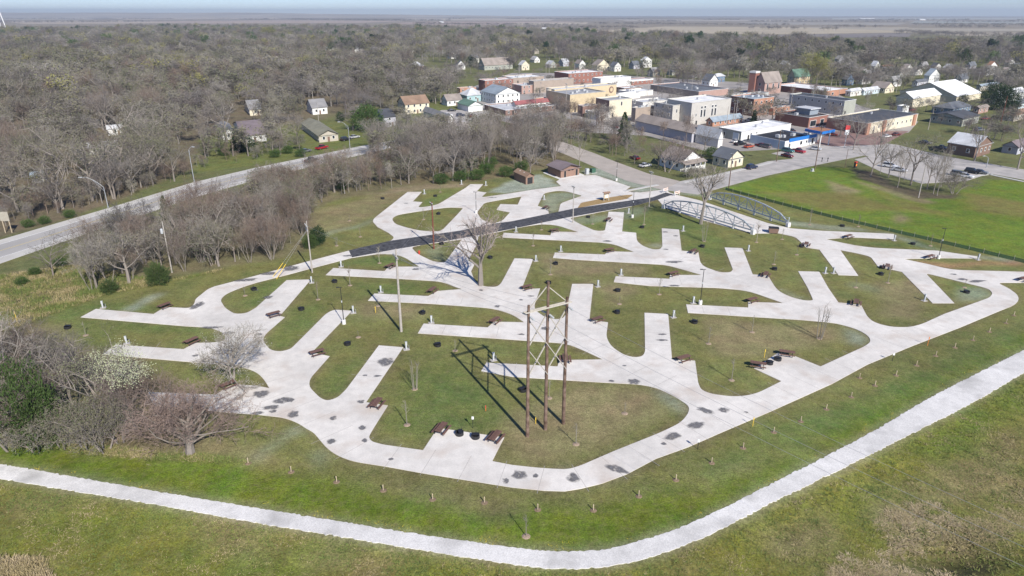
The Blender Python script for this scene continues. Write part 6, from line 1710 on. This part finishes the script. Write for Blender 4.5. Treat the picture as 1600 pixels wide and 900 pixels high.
# ---- build: the largest bare trees as things, the rest as one far wood
NAMES = dict(vase='bare_tree', upright='bare_tree', rusty='bare_tree', cotton='bare_tree', bare='bare_tree', tall='bare_tree', bud='budding_tree', yellow='budding_tree', brown='bare_tree', brush='brush_clump', spruce='spruce_tree', cedar='cedar_tree', bush='green_shrub', crimson='crimson_shrub', pink='blossom_tree', spread='bare_tree', crab='blossom_tree', pear='blossom_tree')
CATS = dict(brush='shrub', bush='shrub', crimson='shrub')
forced = [t for t in TREES if t[7]]
loose = sorted([t for t in TREES if not t[7]], key=lambda t: -t[1] / depth(t[0]))
inview = [t for t in loose if -60 < pix(t[0])[0] < 1660 and t[2] not in ('cedar', 'bush')]
NB = 285 - sum(1 for t in forced if t[2] in ('bare', 'tall', 'brown', 'bud', 'yellow', 'upright', 'rusty'))
single = inview[:NB]
ids = set(id(t) for t in single)
rest = [t for t in loose if id(t) not in ids]
rgB = random.Random(8)
for p, H, k, var, wf, label, group, fo in forced + single:
    pr = PROTO[k]; tm, cm_ = pr[var % len(pr)] if var is not None else rgB.choice(pr)
    t = thing(NAMES[k], label, CATS.get(k, 'tree'), p, rgB.uniform(0, 6.28), group)
    t.scale = (H * wf, H * wf, H)
    link('trunk', tm, t); link('crown', cm_, t)
# far wood: points carrying one of the light tree meshes each
pc = bpy.data.collections.new('far_tree_shapes')
for me in FARP:
    o = bpy.data.objects.new('far_tree_shape', me); pc.objects.link(o)
def wood(name, lst, seed):
    me = bpy.data.meshes.new(name); n = len(lst); rs = np.random.RandomState(seed)
    me.vertices.add(n); me.vertices.foreach_set('co', np.array([t[0][:] for t in lst], np.float32).ravel())
    a = me.attributes.new('sc', 'FLOAT_VECTOR', 'POINT'); a.data.foreach_set('vector', np.array([(t[1] * t[4], t[1] * t[4], t[1]) for t in lst], np.float32).ravel())
    KI_ = dict(upright=[10, 11], rusty=[12, 13], cedar=[14], bush=[15], bare=[0, 1, 2, 3], tall=[8, 9], bud=[6, 7], yellow=[16, 17], brown=[4, 5], brush=[4, 6])
    a = me.attributes.new('ix', 'INT', 'POINT'); a.data.foreach_set('value', np.array([KI_[t[2]][rs.randint(len(KI_[t[2]]))] for t in lst], np.int32))
    a = me.attributes.new('rz', 'FLOAT', 'POINT'); a.data.foreach_set('value', rs.uniform(0, 6.28, n).astype(np.float32))
    o = link(name, me); tag(o, kind='stuff')
    ng = bpy.data.node_groups.new(name, 'GeometryNodeTree')
    ng.interface.new_socket('Geometry', in_out='INPUT', socket_type='NodeSocketGeometry'); ng.interface.new_socket('Geometry', in_out='OUTPUT', socket_type='NodeSocketGeometry')
    N, L = ng.nodes, ng.links
    gi, go = N.new('NodeGroupInput'), N.new('NodeGroupOutput')
    ci = N.new('GeometryNodeCollectionInfo'); ci.inputs['Collection'].default_value = pc; ci.inputs['Separate Children'].default_value = True; ci.inputs['Reset Children'].default_value = True
    ip = N.new('GeometryNodeInstanceOnPoints'); ip.inputs['Pick Instance'].default_value = True
    def attr(nm, dt):
        x = N.new('GeometryNodeInputNamedAttribute'); x.data_type = dt; x.inputs['Name'].default_value = nm; return x.outputs[0]
    cx = N.new('ShaderNodeCombineXYZ'); L.new(attr('rz', 'FLOAT'), cx.inputs[2])
    L.new(gi.outputs[0], ip.inputs['Points']); L.new(ci.outputs[0], ip.inputs['Instance'])
    L.new(attr('ix', 'INT'), ip.inputs['Instance Index']); L.new(attr('sc', 'FLOAT_VECTOR'), ip.inputs['Scale'])
    L.new(cx.outputs[0], ip.inputs['Rotation']); L.new(ip.outputs[0], go.inputs[0])
    md = o.modifiers.new('scatter', 'NODES'); md.node_group = ng
    return o
wood('distant_woods', rest, 4)


# ================================================================== haze
mb = MB(); mb.box((0, 200, 62.0), (31000, 31000, 128.0))
hz = bpy.data.materials.new('haze'); hz.use_nodes = True
hn = hz.node_tree; hn.nodes.clear()
ho = hn.nodes.new('ShaderNodeOutputMaterial'); hv = hn.nodes.new('ShaderNodeVolumePrincipled')
hv.inputs['Color'].default_value = (.80, .90, 1.0, 1); hv.inputs['Density'].default_value = 1.05e-4; hv.inputs['Anisotropy'].default_value = 0.2
hn.links.new(hv.outputs[0], ho.inputs['Volume'])
M['haze'] = hz
haze = mb.build('haze', 'haze'); tag(haze, kind='stuff')

# ================================================================== rough grass and weeds below the trail (uncountable)
def tufts(name, px, n, h, seed, cols, w=.05, spread=.22, dens=None, fs=.25):
    rs = np.random.RandomState(seed); pl = pts(px); A = np.array([(q.x, q.y) for q in pl]); lo, hi = A.min(0), A.max(0)
    P = rs.uniform(lo, hi, (n * 3, 2)); P = P[pip(P, pl)]
    P = P[~pip(P, W_TRAIL)][:n]
    V, F, Cc = [], [], []
    for x, y in P:
        g = noise.noise(Vector((x * fs, y * fs, seed)))
        if dens is not None and g < dens: continue
        ix, iy = np.searchsorted(GX, x), np.searchsorted(GY, y); z = zz[min(iy, ny - 1) * nx + min(ix, nx - 1)] - .03
        c = cols[min(len(cols) - 1, max(0, int((.5 + .8 * g + rs.normal(0, .2)) * len(cols))))]
        for k in range(5):
            a = rs.uniform(0, 6.28); hh = h * rs.uniform(.4, 1.2); b = rs.uniform(0, 6.28); o = rs.uniform(0, spread, 2)
            bx, by = x + math.cos(b) * o[0], y + math.sin(b) * o[0]; dx, dy = math.cos(a) * w, math.sin(a) * w
            i = len(V); V += [(bx - dx, by - dy, z), (bx + dx, by + dy, z), (bx + math.cos(b) * o[1] * 1.5, by + math.sin(b) * o[1] * 1.5, z + hh)]; F.append((i, i + 1, i + 2))
            Cc += [c] * 3
    me = bpy.data.meshes.new(name); me.from_pydata(V, [], F)
    ca = me.color_attributes.new('turf', 'FLOAT_COLOR', 'POINT'); ca.data.foreach_set('color', np.array([(*c, 1) for c in Cc], np.float32).ravel())
    me.materials.append(M['blade']); me.update()
    return tag(link(name, me), kind='stuff')
m = bpy.data.materials.new('blade'); nt, N_, L_, b_ = nodes_of(m); a_ = N_.new('ShaderNodeAttribute'); a_.attribute_name = 'turf'; L_.new(a_.outputs['Color'], b_.inputs['Base Color']); b_.inputs['Roughness'].default_value = .9; M['blade'] = m
GREEN, OLIVE, STRAW, PALE, YEL = (.12, .16, .035), (.19, .18, .06), (.33, .27, .14), (.42, .34, .21), (.45, .36, .03)
tufts('rough_grass', [(-120,752),(0,757),(250,797),(500,840),(800,890),(930,897),(1010,884),(1120,842),(1330,737),(1440,680),(1600,590),(1700,540),(1700,960),(-120,960)], 30000, .16, 3, [GREEN, GREEN, (.16, .19, .04), OLIVE, STRAW], .045, .3)
tufts('trailside_grass', [(-120,690),(0,712),(250,760),(500,800),(800,845),(930,850),(1050,820),(1200,750),(1430,620),(1600,535),(1640,520),(1640,560),(1600,580),(1430,660),(1200,780),(1050,850),(900,880),(800,872),(500,826),(250,784),(-120,712)], 12000, .14, 5, [GREEN, GREEN, GREEN, OLIVE, YEL], .045, .25)
tufts('dry_weeds', [(1365,815),(1410,780),(1470,785),(1500,820),(1440,855),(1385,850)], 3000, .12, 8, [STRAW, STRAW, PALE], .06, .5, .05, .8)
tufts('dry_weeds', [(1270,915),(1320,865),(1400,850),(1490,880),(1500,915),(1400,915)], 3500, .12, 10, [OLIVE, STRAW, PALE], .06, .5, .0, .8)
tufts('dry_weeds', [(1440,840),(1500,815),(1620,750),(1630,815),(1550,840),(1470,852)], 3000, .12, 12, [OLIVE, STRAW, STRAW], .06, .5, .0, .7)
tufts('dry_weeds', [(-60,870),(60,868),(90,920),(-60,920)], 1500, .5, 9, [STRAW, PALE], .06, .4)
tufts('wood_edge_grass', [(-60,668),(100,690),(260,708),(340,712),(400,725),(330,722),(200,715),(0,697),(-60,690)], 3500, .28, 11, [GREEN, GREEN, OLIVE, STRAW], .05, .35)
tufts('wood_edge_grass', [(0,430),(120,415),(260,440),(350,420),(330,428),(160,462),(60,500),(0,520)], 5000, .5, 13, [GREEN, OLIVE, STRAW], .06, .4)
